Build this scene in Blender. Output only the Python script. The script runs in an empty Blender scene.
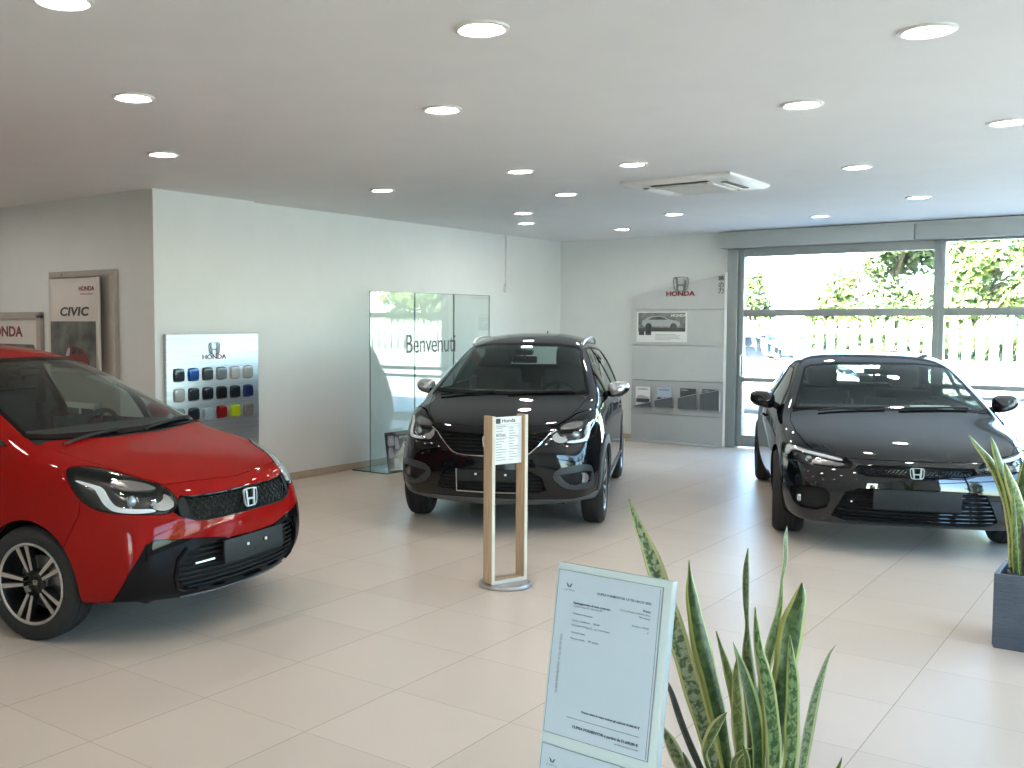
"""A car showroom: three cars, displays, plants and the street outside, all built from mesh code."""
import bpy, bmesh, math, random
EXPOSURE = 0.03
# ---------------------------------------------------------------- mesh arrays
import numpy as np
from mathutils import Vector, Matrix
from mathutils.bvhtree import BVHTree
S = bpy.context.scene
COL = S.collection

def pchip(xs, ys, x):
    """monotone cubic through (xs, ys), xs increasing"""
    xs = np.asarray(xs, float); ys = np.asarray(ys, float); x = np.asarray(x, float)
    h = np.diff(xs); d = np.diff(ys) / h
    m = np.zeros_like(ys); m[0] = d[0]; m[-1] = d[-1]
    for k in range(1, len(xs) - 1):
        if d[k - 1] * d[k] > 0:
            w1 = 2 * h[k] + h[k - 1]; w2 = h[k] + 2 * h[k - 1]
            m[k] = (w1 + w2) / (w1 / d[k - 1] + w2 / d[k])
    xc = np.clip(x, xs[0], xs[-1])
    i = np.clip(np.searchsorted(xs, xc) - 1, 0, len(xs) - 2)
    t = (xc - xs[i]) / h[i]
    return ((1 + 2 * t) * (1 - t) ** 2 * ys[i] + t * (1 - t) ** 2 * h[i] * m[i]
            + t * t * (3 - 2 * t) * ys[i + 1] + t * t * (t - 1) * h[i] * m[i + 1])

def tab(keys, x):
    """keys: list of (x, value) in any order"""
    k = sorted(keys); return pchip([a for a, b in k], [b for a, b in k], x)

def subdivide(verts, faces, level, creases=None):
    me = bpy.data.meshes.new('tmp'); me.from_pydata(verts, [], faces)
    if creases:
        me.update(); at = me.attributes.new('crease_edge', 'FLOAT', 'EDGE')
        ek = {tuple(sorted(e.vertices)): e.index for e in me.edges}
        for (a, b), w in creases.items():
            k = tuple(sorted((a, b)))
            if k in ek: at.data[ek[k]].value = w
    ob = bpy.data.objects.new('tmp', me); COL.objects.link(ob)
    md = ob.modifiers.new('s', 'SUBSURF'); md.levels = level; md.render_levels = level
    dg = bpy.context.evaluated_depsgraph_get(); ev = ob.evaluated_get(dg); m2 = ev.to_mesh()
    n = len(m2.vertices); V = np.zeros(n * 3, np.float32); m2.vertices.foreach_get('co', V)
    N = np.zeros(n * 3, np.float32); m2.vertices.foreach_get('normal', N)
    F = np.zeros(len(m2.polygons) * 4, np.int32); m2.polygons.foreach_get('vertices', F)
    ev.to_mesh_clear(); bpy.data.objects.remove(ob); bpy.data.meshes.remove(me)
    return V.reshape(-1, 3).astype(float), N.reshape(-1, 3).astype(float), F.reshape(-1, 4)

class Surf:
    """triangle soup with smooth normals that can be cut by implicit regions"""
    def __init__(s, V, N, T): s.V, s.N, s.T = V, N, T
    @staticmethod
    def quads(V, N, F):
        return Surf(V, N, np.vstack([F[:, [0, 1, 2]], F[:, [0, 2, 3]]]))
    def copy(s): return Surf(s.V.copy(), s.N.copy(), s.T.copy())
    def cut(s, gfun):
        """(inside g<0, outside g>=0)"""
        if len(s.T) == 0: return s, s
        g = gfun(s.V, s.N); g = np.where(np.abs(g) < 1e-7, 1e-7, g)
        neg = g < 0; k = neg[s.T].sum(1)
        inn = s.T[k == 3]; out = s.T[k == 0]; mix = s.T[(k == 1) | (k == 2)]
        V = [s.V]; N = [s.N]; cache = {}; base = len(s.V); newV = []; newN = []
        ni = []; no = []
        def mid(a, b):
            key = (a, b) if a < b else (b, a)
            if key not in cache:
                t = g[a] / (g[a] - g[b]); newV.append(s.V[a] * (1 - t) + s.V[b] * t)
                newN.append(s.N[a] * (1 - t) + s.N[b] * t); cache[key] = base + len(newV) - 1
            return cache[key]
        for a, b, c in mix.tolist():
            na, nb, nc = neg[a], neg[b], neg[c]
            if na == nb: a, b, c = c, a, b
            elif na == nc: a, b, c = b, c, a
            p = mid(a, b); q = mid(a, c)
            one, two = (ni, no) if neg[a] else (no, ni)
            one.append((a, p, q)); two.append((p, b, c)); two.append((p, c, q))
        if newV:
            VV = np.vstack([s.V, np.array(newV)]); nn = np.array(newN)
            NN = np.vstack([s.N, nn / np.linalg.norm(nn, axis=1, keepdims=True)])
        else: VV, NN = s.V, s.N
        f = lambda A, B: np.vstack([A, np.array(B, np.int64).reshape(-1, 3)]).astype(np.int64)
        return Surf(VV, NN, f(inn, ni)).clean(), Surf(VV, NN, f(out, no)).clean()
    def clean(s):
        u, inv = np.unique(s.T, return_inverse=True)
        return Surf(s.V[u], s.N[u], inv.reshape(-1, 3))
    def gap(s, gfun, w=.003):
        """cut with a thin joint of width 2w between the two sides"""
        a, o = s.cut(lambda V, N: gfun(V, N) - w); i, _ = a.cut(lambda V, N: gfun(V, N) + w)
        return i, o
    def off(s, d): return Surf(s.V + s.N * d, s.N, s.T)
    def boundary(s):
        e = np.vstack([s.T[:, [0, 1]], s.T[:, [1, 2]], s.T[:, [2, 0]]])
        k = {}
        for a, b in e.tolist():
            q = (b, a)
            if q in k: del k[q]
            else: k[(a, b)] = 1
        return list(k)
    def merge(s, o):
        return Surf(np.vstack([s.V, o.V]), np.vstack([s.N, o.N]), np.vstack([s.T, o.T + len(s.V)]))
    def bvh(s): return BVHTree.FromPolygons([tuple(v) for v in s.V], s.T.tolist())

def make_mesh(name, V, F, mats, N=None, matidx=None, smooth=True):
    me = bpy.data.meshes.new(name)
    me.from_pydata([tuple(map(float, v)) for v in V], [], [tuple(f) for f in F])
    for m in (mats if isinstance(mats, (list, tuple)) else [mats]): me.materials.append(m)
    if matidx is not None: me.polygons.foreach_set('material_index', np.asarray(matidx, np.int32))
    me.polygons.foreach_set('use_smooth', np.full(len(me.polygons), smooth))
    me.update()
    if N is not None: me.normals_split_custom_set_from_vertices([tuple(map(float, n)) for n in N])
    return me

def link(name, me, parent=None, loc=None):
    o = bpy.data.objects.new(name, me); COL.objects.link(o)
    if parent is not None: o.parent = parent
    if loc is not None: o.location = loc
    return o

def surf_obj(name, s, mat, parent, rim=.012, out=0.0, flip=False, rimdir=None):
    """skin + rim walls going inwards as one mesh"""
    V = s.V + s.N * out; T = s.T.tolist(); N = s.N
    if rim:
        b = s.boundary(); idx = {}; nv = []; nn = []; rf = []
        base = len(V)
        dirs = -s.N if rimdir is None else np.tile(np.array(rimdir, float), (len(s.V), 1))
        for a, c in b:
            pa, pc = V[a], V[c]; qa, qc = pa + dirs[a] * rim, pc + dirs[c] * rim
            n = np.cross(pc - pa, dirs[a]); l = np.linalg.norm(n); n = -n / l if l > 1e-12 else s.N[a]
            n = np.cross(dirs[a], pc - pa); n = n / (np.linalg.norm(n) + 1e-12)
            k = base + len(nv); nv += [pa, pc, qc, qa]; nn += [n] * 4; rf.append((k + 1, k, k + 3, k + 2))
        if nv:
            V = np.vstack([V, np.array(nv)]); N = np.vstack([N, np.array(nn)]); T = T + rf
    return link(name, make_mesh(name, V, T, mat, N), parent)

# -------------------------------------------------------- implicit 2-D regions
def sdf(poly, P, r=0.0):
    """signed distance of points P (n,2) to a closed polygon, rounded by r"""
    poly = np.asarray(poly, float); n = len(poly); d = np.full(len(P), 1e9); ins = np.zeros(len(P), bool)
    for i in range(n):
        a = poly[i]; b = poly[(i + 1) % n]; e = b - a; w = P - a
        t = np.clip((w @ e) / (e @ e), 0, 1); q = w - t[:, None] * e; d = np.minimum(d, (q * q).sum(1))
        c = (a[1] > P[:, 1]) != (b[1] > P[:, 1])
        if abs(e[1]) > 1e-12:
            ins ^= c & (P[:, 0] < a[0] + (P[:, 1] - a[1]) * e[0] / e[1])
    return np.where(ins, -1, 1) * np.sqrt(d) - r

def smoothpoly(pts, k=3):
    """Chaikin corner cutting"""
    p = np.asarray(pts, float)
    for _ in range(k):
        q = np.roll(p, -1, 0); p = np.stack([.75 * p + .25 * q, .25 * p + .75 * q], 1).reshape(-1, 2)
    return p

def view(name):
    """two axes (as coefficient vectors) of an orthographic view of a car"""
    if name == 'front': return (0, 1, 0), (0, 0, 1)
    if name == 'side': return (1, 0, 0), (0, 0, 1)
    if name == 'top': return (1, 0, 0), (0, 1, 0)
    a = math.radians(name)                       # seen from front, turned by a towards the left flank
    return (-math.sin(a), math.cos(a), 0), (0, 0, 1)

def region(vw, poly, cond=None, sym=False, r=0.0):
    A, B = (np.array(q, float) for q in view(vw))
    def g(V, N):
        W = V * np.array([1, 1, 1.])
        if sym: W = np.stack([V[:, 0], np.abs(V[:, 1]), V[:, 2]], 1)
        d = sdf(poly, np.stack([W @ A, W @ B], 1), r)
        if cond is not None: d = np.maximum(d, cond(W, N))
        return d
    return g
FS = [0, .17, .36, .54, .71, .87, 1.0]
def car_cage(side_x, rows, front, rear, top, pf=2.6):
    """half cage -> mirrored quads.  rows: per tub row side keys (x,y,z); front/rear: per row centre (x,z);
    top: per station 1..n-2 a list of six (x,y,z) from the centre out"""
    R = len(rows); n = len(side_x)                     # stations, first = front corner, last = rear corner
    grid = []
    for r in range(R):
        ky = [(a, b) for a, b, c in rows[r]]; kz = [(a, c) for a, b, c in rows[r]]
        xc, xr = rows[r][0][0], rows[r][-1][0]
        side = []
        for k, x in enumerate(side_x):
            xx = xc if k == 0 else xr if k == n - 1 else min(max(x, xr + .02 * (n - 1 - k)), xc - .02 * k)
            side.append((xx, float(tab(ky, xx)), float(tab(kz, xx))))
        c0 = side[0]; xf, zf = front[r]
        fr = [(c0[0] + (xf - c0[0]) * (1 - s ** pf), c0[1] * s, zf + (c0[2] - zf) * s ** 2) for s in FS[:-1]]
        c1 = side[-1]; xb, zb = rear[r]
        bk = [(c1[0] + (xb - c1[0]) * (1 - s ** pf), c1[1] * s, zb + (c1[2] - zb) * s ** 2) for s in FS[:-1]]
        grid.append(fr + side + bk[::-1])
    C = len(grid[0]); V = []; ids = {}
    def vid(key, p, m):
        k = (key, m if abs(p[1]) > 1e-9 else 0)
        if k not in ids: ids[k] = len(V); V.append((p[0], p[1] * (1 if m == 0 else -1), p[2]))
        return ids[k]
    F = []
    def T(i, j):                                       # top grid key / point
        if j == 6: return ('t', R - 1, 6 + i), grid[R - 1][6 + i]
        if i == 0: return ('t', R - 1, j), grid[R - 1][j]
        if i == n - 1: return ('t', R - 1, C - 1 - j), grid[R - 1][C - 1 - j]
        return ('p', i, j), top[i - 1][j]
    for m in (0, 1):
        def quad(q):
            f = [vid(k, p, m) for k, p in q]; F.append(f if m == 0 else f[::-1])
        for r in range(R - 1):
            for c in range(C - 1):
                quad([(('t', a, b), grid[a][b]) for a, b in ((r, c), (r, c + 1), (r + 1, c + 1), (r + 1, c))])
        for i in range(n - 1):
            for j in range(6):
                quad([T(i, j), T(i, j + 1), T(i + 1, j + 1), T(i + 1, j)])
    return V, F, ids

def jazz_cage():
    sx = [.6, .42, .22, 0, -.16, -.5, -1.0, -1.5, -2.1, -2.6, -2.88, -3.1]
    rows = [
     [(.55,.62,.24),(.3,.70,.22),(0,.73,.18),(-1.2,.72,.17),(-2.5,.73,.2),(-3.05,.60,.26)],
     [(.60,.69,.24),(.3,.80,.22),(0,.82,.18),(-.6,.80,.17),(-1.2,.80,.17),(-1.9,.80,.18),(-2.5,.80,.2),(-2.9,.75,.24),(-3.08,.66,.26)],
     [(.645,.725,.345),(.3,.83,.33),(0,.842,.31),(-.6,.83,.30),(-1.2,.825,.30),(-1.9,.835,.31),(-2.5,.825,.33),(-2.9,.77,.36),(-3.12,.68,.38)],
     [(.645,.73,.50),(.3,.835,.49),(0,.848,.47),(-.6,.838,.46),(-1.2,.835,.46),(-1.9,.842,.47),(-2.5,.83,.48),(-2.9,.77,.52),(-3.14,.68,.54)],
     [(.615,.715,.635),(.3,.815,.64),(0,.843,.64),(-.6,.838,.63),(-1.2,.838,.63),(-2.5,.832,.64),(-2.9,.77,.66),(-3.12,.67,.68)],
     [(.58,.695,.745),(.3,.80,.785),(0,.825,.79),(-.6,.838,.78),(-1.2,.84,.78),(-2.5,.825,.80),(-2.9,.76,.83),(-3.08,.66,.85)],
     [(.54,.665,.81),(.3,.78,.882),(0,.79,.905),(-.6,.828,.90),(-1.2,.832,.90),(-2.5,.80,.92),(-2.9,.74,.94),(-3.05,.64,.96)],
     [(.50,.62,.855),(.3,.715,.93),(0,.735,.965),(-.3,.785,.985),(-.6,.802,.99),(-1.2,.806,.995),(-2.5,.765,1.01),(-2.9,.71,1.03),(-3.03,.61,1.04)]]
    front = [(.66,.205),(.745,.205),(.80,.30),(.82,.45),(.82,.60),(.795,.70),(.77,.765),(.715,.81)]
    rear = [(-3.1,.28),(-3.18,.28),(-3.24,.40),(-3.25,.52),(-3.22,.66),(-3.2,.82),(-3.17,.94),(-3.14,1.04)]
    def st(xs, ys, zs): return list(zip(xs, ys, zs))
    top = [
     st([.58,.578,.57,.55,.52,.475],[0,.12,.25,.37,.48,.575],[.868,.867,.866,.866,.868,.874]),
     st([.33,.33,.325,.31,.29,.255],[0,.12,.25,.38,.50,.615],[.934,.933,.932,.930,.930,.934]),
     st([.02,.018,.01,-.005,-.03,-.02],[0,.13,.27,.41,.54,.655],[1.0,1.0,1.0,1.0,1.0,.993]),
     st([-.18,-.185,-.195,-.205,-.22,-.19],[0,.13,.28,.43,.655,.725],[1.09,1.09,1.09,1.09,1.08,1.03]),
     st([-.50,-.505,-.515,-.54,-.565,-.53],[0,.13,.27,.42,.605,.715],[1.275,1.274,1.27,1.26,1.235,1.12]),
     st([-.96,-.965,-.98,-1.0,-1.02,-1.0],[0,.16,.32,.455,.555,.70],[1.472,1.470,1.463,1.447,1.41,1.21]),
     st([-1.5]*6,[0,.17,.33,.46,.553,.695],[1.535,1.532,1.52,1.492,1.43,1.215]),
     st([-2.1]*6,[0,.17,.33,.46,.553,.695],[1.525,1.522,1.51,1.482,1.42,1.215]),
     st([-2.6]*6,[0,.16,.32,.445,.54,.675],[1.495,1.492,1.48,1.452,1.395,1.21]),
     st([-2.98,-2.98,-2.975,-2.96,-2.93,-2.90],[0,.17,.33,.455,.54,.665],[1.45,1.448,1.435,1.405,1.35,1.19])]
    return car_cage(sx, rows, front, rear, top)
def civic_cage():
    sx = [.6, .42, .15, -.15, -.38, -.75, -1.2, -1.7, -2.3, -2.85, -3.2, -3.5]
    rows = [
     [(.60,.64,.20),(0,.76,.17),(-1.3,.76,.16),(-2.7,.76,.2),(-3.5,.62,.28)],
     [(.64,.74,.20),(.3,.84,.185),(0,.865,.17),(-.6,.845,.16),(-1.3,.845,.16),(-2.1,.85,.17),(-2.735,.865,.19),(-3.2,.80,.26),(-3.48,.68,.30)],
     [(.67,.76,.32),(.3,.87,.31),(0,.89,.30),(-.6,.875,.29),(-1.3,.87,.29),(-2.1,.88,.30),(-2.735,.90,.31),(-3.2,.83,.36),(-3.53,.70,.42)],
     [(.67,.765,.44),(.3,.875,.43),(0,.895,.43),(-.6,.885,.42),(-1.3,.88,.42),(-2.1,.89,.43),(-2.735,.905,.45),(-3.2,.83,.50),(-3.53,.70,.55)],
     [(.645,.755,.56),(.3,.865,.565),(0,.893,.57),(-.6,.893,.57),(-1.3,.893,.57),(-2.735,.908,.60),(-3.2,.83,.64),(-3.52,.70,.67)],
     [(.61,.735,.645),(.3,.845,.685),(0,.88,.70),(-.6,.896,.71),(-1.3,.898,.71),(-2.7,.902,.74),(-3.2,.83,.77),(-3.5,.70,.80)],
     [(.57,.70,.70),(.3,.815,.755),(0,.855,.79),(-.6,.882,.82),(-1.3,.886,.825),(-2.7,.875,.86),(-3.2,.81,.90),(-3.48,.68,.92)],
     [(.53,.665,.745),(.3,.765,.80),(0,.80,.855),(-.35,.838,.89),(-.8,.852,.905),(-1.3,.857,.91),(-2.2,.84,.935),(-2.7,.81,.965),(-3.2,.74,.98),(-3.45,.64,.985)]]
    front = [(.70,.21),(.80,.215),(.865,.30),(.88,.42),(.875,.53),(.855,.615),(.825,.68),(.765,.735)]
    rear = [(-3.6,.30),(-3.65,.31),(-3.67,.42),(-3.68,.55),(-3.67,.68),(-3.66,.80),(-3.67,.92),(-3.66,.985)]
    def st(xs, ys, zs): return list(zip(xs, ys, zs))
    top = [
     st([.62,.618,.61,.59,.55,.49],[0,.13,.27,.41,.54,.65],[.79,.79,.788,.785,.780,.782]),
     st([.25,.25,.245,.235,.21,.18],[0,.14,.28,.43,.57,.69],[.872,.872,.870,.865,.858,.845]),
     st([-.20,-.205,-.21,-.22,-.24,-.2],[0,.14,.29,.44,.58,.71],[.955,.955,.953,.95,.94,.905]),
     st([-.42,-.425,-.435,-.45,-.47,-.42],[0,.14,.30,.46,.70,.78],[1.06,1.06,1.056,1.048,1.02,.96]),
     st([-.75,-.755,-.765,-.785,-.80,-.78],[0,.13,.28,.455,.665,.76],[1.225,1.224,1.217,1.205,1.17,1.05]),
     st([-1.15,-1.155,-1.17,-1.19,-1.2,-1.2],[0,.17,.34,.50,.645,.745],[1.362,1.361,1.355,1.34,1.30,1.10]),
     st([-1.7]*6,[0,.18,.37,.53,.645,.75],[1.418,1.417,1.410,1.39,1.33,1.11]),
     st([-2.3]*6,[0,.17,.36,.51,.62,.735],[1.40,1.399,1.392,1.37,1.31,1.11]),
     st([-2.85]*6,[0,.16,.32,.45,.56,.69],[1.305,1.303,1.292,1.265,1.22,1.11]),
     st([-3.25,-3.25,-3.24,-3.23,-3.22,-3.2],[0,.16,.31,.43,.54,.63],[1.15,1.148,1.14,1.125,1.10,1.05])]
    return car_cage(sx, rows, front, rear, top, 2.4)
# ---------------------------------------------------------------- materials
def mat(name, col, rough=.5, metal=0.0, coat=0.0, spec=.5, emit=0.0, trans=0.0, alpha=None, aniso=None):
    m = bpy.data.materials.new(name); m.use_nodes = True
    b = m.node_tree.nodes['Principled BSDF']; i = b.inputs
    i['Base Color'].default_value = (*col[:3], 1); i['Roughness'].default_value = rough
    i['Metallic'].default_value = metal; i['Coat Weight'].default_value = coat; i['Coat Roughness'].default_value = .03
    i['Specular IOR Level'].default_value = spec
    if emit: i['Emission Color'].default_value = (*col[:3], 1); i['Emission Strength'].default_value = emit
    return m

def noise_mat(name, c1, c2, scale=8, rough=.5, metal=0.0, detail=3, bump=0.0, bscale=None, stretch=(1, 1, 1), coat=0.0, spec=.5):
    m = mat(name, c1, rough, metal, coat, spec); nt = m.node_tree; b = nt.nodes['Principled BSDF']
    tc = nt.nodes.new('ShaderNodeTexCoord'); mp = nt.nodes.new('ShaderNodeMapping'); mp.inputs['Scale'].default_value = stretch
    n = nt.nodes.new('ShaderNodeTexNoise'); n.inputs['Scale'].default_value = scale; n.inputs['Detail'].default_value = detail
    r = nt.nodes.new('ShaderNodeValToRGB'); r.color_ramp.elements[0].color = (*c1, 1); r.color_ramp.elements[1].color = (*c2, 1)
    r.color_ramp.elements[0].position = .35; r.color_ramp.elements[1].position = .65
    nt.links.new(tc.outputs['Object'], mp.inputs[0]); nt.links.new(mp.outputs[0], n.inputs['Vector'])
    nt.links.new(n.outputs['Fac'], r.inputs[0]); nt.links.new(r.outputs[0], b.inputs['Base Color'])
    if bump:
        n2 = nt.nodes.new('ShaderNodeTexNoise'); n2.inputs['Scale'].default_value = bscale or scale * 4
        bp = nt.nodes.new('ShaderNodeBump'); bp.inputs['Strength'].default_value = bump; bp.inputs['Distance'].default_value = .01
        nt.links.new(mp.outputs[0], n2.inputs['Vector']); nt.links.new(n2.outputs['Fac'], bp.inputs['Height']); nt.links.new(bp.outputs[0], b.inputs['Normal'])
    return m

def paint(name, col, metal, flake=.04, spec=.5, coat=1.0):
    """clear-coated car paint with a fine metallic flake"""
    m = mat(name, col, .32, metal, coat, spec); nt = m.node_tree; b = nt.nodes['Principled BSDF']
    tc = nt.nodes.new('ShaderNodeTexCoord'); n = nt.nodes.new('ShaderNodeTexNoise'); n.inputs['Scale'].default_value = 900
    r = nt.nodes.new('ShaderNodeValToRGB')
    r.color_ramp.elements[0].color = (*[c * (1 - flake * 4) for c in col], 1); r.color_ramp.elements[1].color = (*[min(1, c * (1 + flake * 6)) for c in col], 1)
    nt.links.new(tc.outputs['Object'], n.inputs['Vector']); nt.links.new(n.outputs['Fac'], r.inputs[0]); nt.links.new(r.outputs[0], b.inputs['Base Color'])
    return m

def glass_mat(name, tint, refl=1.0, f0=.043):
    """thin pane: clear transmission with a tint and mirror reflection by Schlick's formula (both faces alike)"""
    m = bpy.data.materials.new(name); m.use_nodes = True; nt = m.node_tree; nt.nodes.clear(); L = nt.links.new
    o = nt.nodes.new('ShaderNodeOutputMaterial'); t = nt.nodes.new('ShaderNodeBsdfTransparent'); t.inputs[0].default_value = (*tint, 1)
    g = nt.nodes.new('ShaderNodeBsdfGlossy'); g.inputs['Roughness'].default_value = .0; g.inputs[0].default_value = (.95, 1, .98, 1)
    ge = nt.nodes.new('ShaderNodeNewGeometry'); d = nt.nodes.new('ShaderNodeVectorMath'); d.operation = 'DOT_PRODUCT'
    L(ge.outputs['Incoming'], d.inputs[0]); L(ge.outputs['Normal'], d.inputs[1])
    def mt(op, a, b):
        n = nt.nodes.new('ShaderNodeMath'); n.operation = op; n.use_clamp = op == 'MULTIPLY'
        for i, v in enumerate((a, b)):
            if isinstance(v, (int, float)): n.inputs[i].default_value = v
            elif v is not None: L(v, n.inputs[i])
        return n.outputs[0]
    c = mt('ABSOLUTE', d.outputs['Value'], None); p = mt('POWER', mt('SUBTRACT', 1.0, c), 5.0)
    f = mt('MULTIPLY', mt('ADD', mt('MULTIPLY', p, 1 - f0), f0), refl)
    x = nt.nodes.new('ShaderNodeMixShader')
    L(f, x.inputs[0]); L(t.outputs[0], x.inputs[1]); L(g.outputs[0], x.inputs[2]); L(x.outputs[0], o.inputs[0]); return m

M = {}
M['red'] = paint('red_metallic_paint', (.23, .005, .004), .0, .03, .0, .42)
M['black'] = paint('black_pearl_paint', (.004, .0045, .006), .0, .02, .0)
M['saloon'] = paint('crystal_black_paint', (.004, .005, .007), .0, .02, .0); M['saloon'].node_tree.nodes['Principled BSDF'].inputs['Coat IOR'].default_value = 1.66
M['gloss_black'] = mat('gloss_black_plastic', (.005, .005, .006), .10, 0, .45, 0.0)
M['trim'] = mat('matt_black_plastic', (.012, .012, .013), .6, spec=.2)
M['grey_clad'] = mat('dark_grey_cladding', (.075, .08, .085), .5)
M['pod'] = mat('blue_grey_plastic', (.026, .032, .038), .45)
M['void'] = mat('dark_recess', (.004, .004, .004), .8)
M['lining'] = mat('cabin_lining', (.022, .023, .025), .8)
M['seat'] = noise_mat('black_seat_fabric', (.02, .021, .023), (.03, .031, .034), 60, .85)
M['seat_grey'] = noise_mat('charcoal_seat_fabric', (.035, .037, .04), (.05, .052, .055), 60, .85)
M['rubber'] = noise_mat('tyre_rubber', (.012, .012, .012), (.017, .017, .017), 30, .75)
M['machined'] = mat('machined_alloy', (.58, .58, .58), .32, 1)
M['alloy_black'] = mat('black_alloy', (.012, .012, .013), .3, .2, .3)
M['chrome'] = mat('chrome', (.85, .86, .88), .07, 1)
M['satin'] = mat('satin_silver', (.62, .63, .64), .3, 1)
M['badge'] = mat('bright_badge_silver', (.52, .53, .54), .28, .85)
M['silver_shell'] = paint('silver_mirror_paint', (.45, .45, .46), .8)
M['drl'] = mat('white_light_guide', (.82, .86, .9), .25)
M['lampgrey'] = mat('grey_lamp_reflector', (.28, .27, .27), .25, .7)
M['lampblack'] = mat('black_lamp_housing', (.01, .011, .012), .22, 0, .5)
M['screen'] = glass_mat('windscreen_glass', (.66, .76, .73), 1.15)
M['sideglass'] = glass_mat('tinted_side_glass', (.55, .64, .62), 1.2)
M['privacy'] = glass_mat('dark_privacy_glass', (.09, .115, .11), 1.2)
M['lens'] = glass_mat('clear_lamp_lens', (.97, .98, .98), 1.0)
M['bulb'] = mat('projector_glass', (.45, .5, .55), .05, .6, 1.0)
M['taillamp'] = mat('red_tail_lamp', (.3, .008, .008), .15, 0, 1)
M['plate'] = mat('dark_grey_number_plate_holder', (.016, .018, .020), .5, spec=.25)
M['white_clip'] = mat('white_plastic_clip', (.8, .8, .8), .4)
M['disc'] = mat('brake_disc_steel', (.45, .45, .46), .35, 1)
M['mirror'] = mat('mirror_silver', (.8, .82, .84), .02, 1)
M['paper'] = mat('white_paper', (.78, .79, .78), .7)

# ---------------------------------------------------------------- mesh pieces
class MB:
    """collects simple shapes and builds ONE mesh object"""
    def __init__(s): s.V = []; s.F = []; s.sm = []
    def add(s, V, F, smooth=False, mtx=None):
        b = len(s.V)
        for v in V:
            v = Vector(v); s.V.append(tuple(mtx @ v if mtx is not None else v))
        for f in F: s.F.append(tuple(b + i for i in f)); s.sm.append(smooth)
        return s
    def box(s, c, d, mtx=None, bev=0.0):
        x, y, z = (q / 2 for q in d); cx, cy, cz = c
        if bev:
            bm = bmesh.new(); bmesh.ops.create_cube(bm, size=1)
            bmesh.ops.scale(bm, vec=d, verts=bm.verts); bmesh.ops.bevel(bm, geom=bm.edges[:], offset=bev, segments=3, affect='EDGES', profile=.5)
            bmesh.ops.translate(bm, vec=c, verts=bm.verts)
            bm.verts.index_update(); s.add([v.co.copy() for v in bm.verts], [[v.index for v in f.verts] for f in bm.faces], True, mtx); bm.free(); return s
        V = [(cx + a * x, cy + b * y, cz + e * z) for a in (-1, 1) for b in (-1, 1) for e in (-1, 1)]
        return s.add(V, [(0, 1, 3, 2), (4, 6, 7, 5), (0, 4, 5, 1), (2, 3, 7, 6), (0, 2, 6, 4), (1, 5, 7, 3)], False, mtx)
    def tube(s, pts, r, n=8, closed=False, caps=True, mtx=None):
        pts = [Vector(p) for p in pts]; k = len(pts); V = []; F = []; up = None
        rr = r if isinstance(r, (list, tuple)) else [r] * k
        for i, p in enumerate(pts):
            a = pts[(i - 1) % k] if (closed or i) else p; b = pts[(i + 1) % k] if (closed or i < k - 1) else p
            t = (b - a).normalized()
            if up is None: up = t.orthogonal().normalized()
            up = (up - t * up.dot(t)); up = up.normalized() if up.length > 1e-6 else t.orthogonal().normalized(); w = t.cross(up)
            for j in range(n):
                g = 2 * math.pi * j / n; V.append(p + (up * math.cos(g) + w * math.sin(g)) * rr[i])
        for i in range(k if closed else k - 1):
            for j in range(n):
                a = i * n + j; b = i * n + (j + 1) % n; c = ((i + 1) % k) * n + (j + 1) % n; d = ((i + 1) % k) * n + j
                F.append((a, b, c, d))
        if caps and not closed: F.append(tuple(range(n))[::-1]); F.append(tuple((k - 1) * n + j for j in range(n)))
        return s.add(V, F, True, mtx)
    def lathe(s, prof, n=48, axis='y', mtx=None, closed=True):
        """prof: (radius, offset along axis)"""
        V = []; F = []; k = len(prof)
        for i in range(n):
            g = 2 * math.pi * i / n; c, q = math.cos(g), math.sin(g)
            for r, o in prof:
                V.append((r * c, o, r * q) if axis == 'y' else (r * c, r * q, o) if axis == 'z' else (o, r * c, r * q))
        for i in range(n):
            for j in range(k if closed else k - 1):
                a = i * k + j; b = i * k + (j + 1) % k; c = ((i + 1) % n) * k + (j + 1) % k; d = ((i + 1) % n) * k + j
                F.append((a, b, c, d))
        return s.add(V, F, True, mtx)
    def prism(s, poly, h, mtx=None, z0=0.0):
        """2-D polygon in xy extruded from z0 by h"""
        n = len(poly); V = [(p[0], p[1], z0) for p in poly] + [(p[0], p[1], z0 + h) for p in poly]
        F = [tuple(range(n))[::-1], tuple(n + i for i in range(n))] + [(i, (i + 1) % n, n + (i + 1) % n, n + i) for i in range(n)]
        return s.add(V, F, False, mtx)
    def grid(s, P, smooth=True, mtx=None):
        """P: rows of points"""
        r, c = len(P), len(P[0]); V = [p for row in P for p in row]
        F = [(i * c + j, i * c + j + 1, (i + 1) * c + j + 1, (i + 1) * c + j) for i in range(r - 1) for j in range(c - 1)]
        return s.add(V, F, smooth, mtx)
    def ball(s, c, r, n=16, m=10, mtx=None, scl=(1, 1, 1)):
        V = [(c[0], c[1], c[2] + r * scl[2])]; F = []
        for i in range(1, m):
            t = math.pi * i / m
            for j in range(n):
                g = 2 * math.pi * j / n
                V.append((c[0] + r * scl[0] * math.sin(t) * math.cos(g), c[1] + r * scl[1] * math.sin(t) * math.sin(g), c[2] + r * scl[2] * math.cos(t)))
        V.append((c[0], c[1], c[2] - r * scl[2])); e = len(V) - 1
        for j in range(n): F.append((0, 1 + j, 1 + (j + 1) % n)); F.append((e, 1 + (m - 2) * n + (j + 1) % n, 1 + (m - 2) * n + j))
        for i in range(m - 2):
            for j in range(n):
                a = 1 + i * n + j; b = 1 + i * n + (j + 1) % n; F.append((a, a + n, b + n, b))
        return s.add(V, F, True, mtx)
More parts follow.
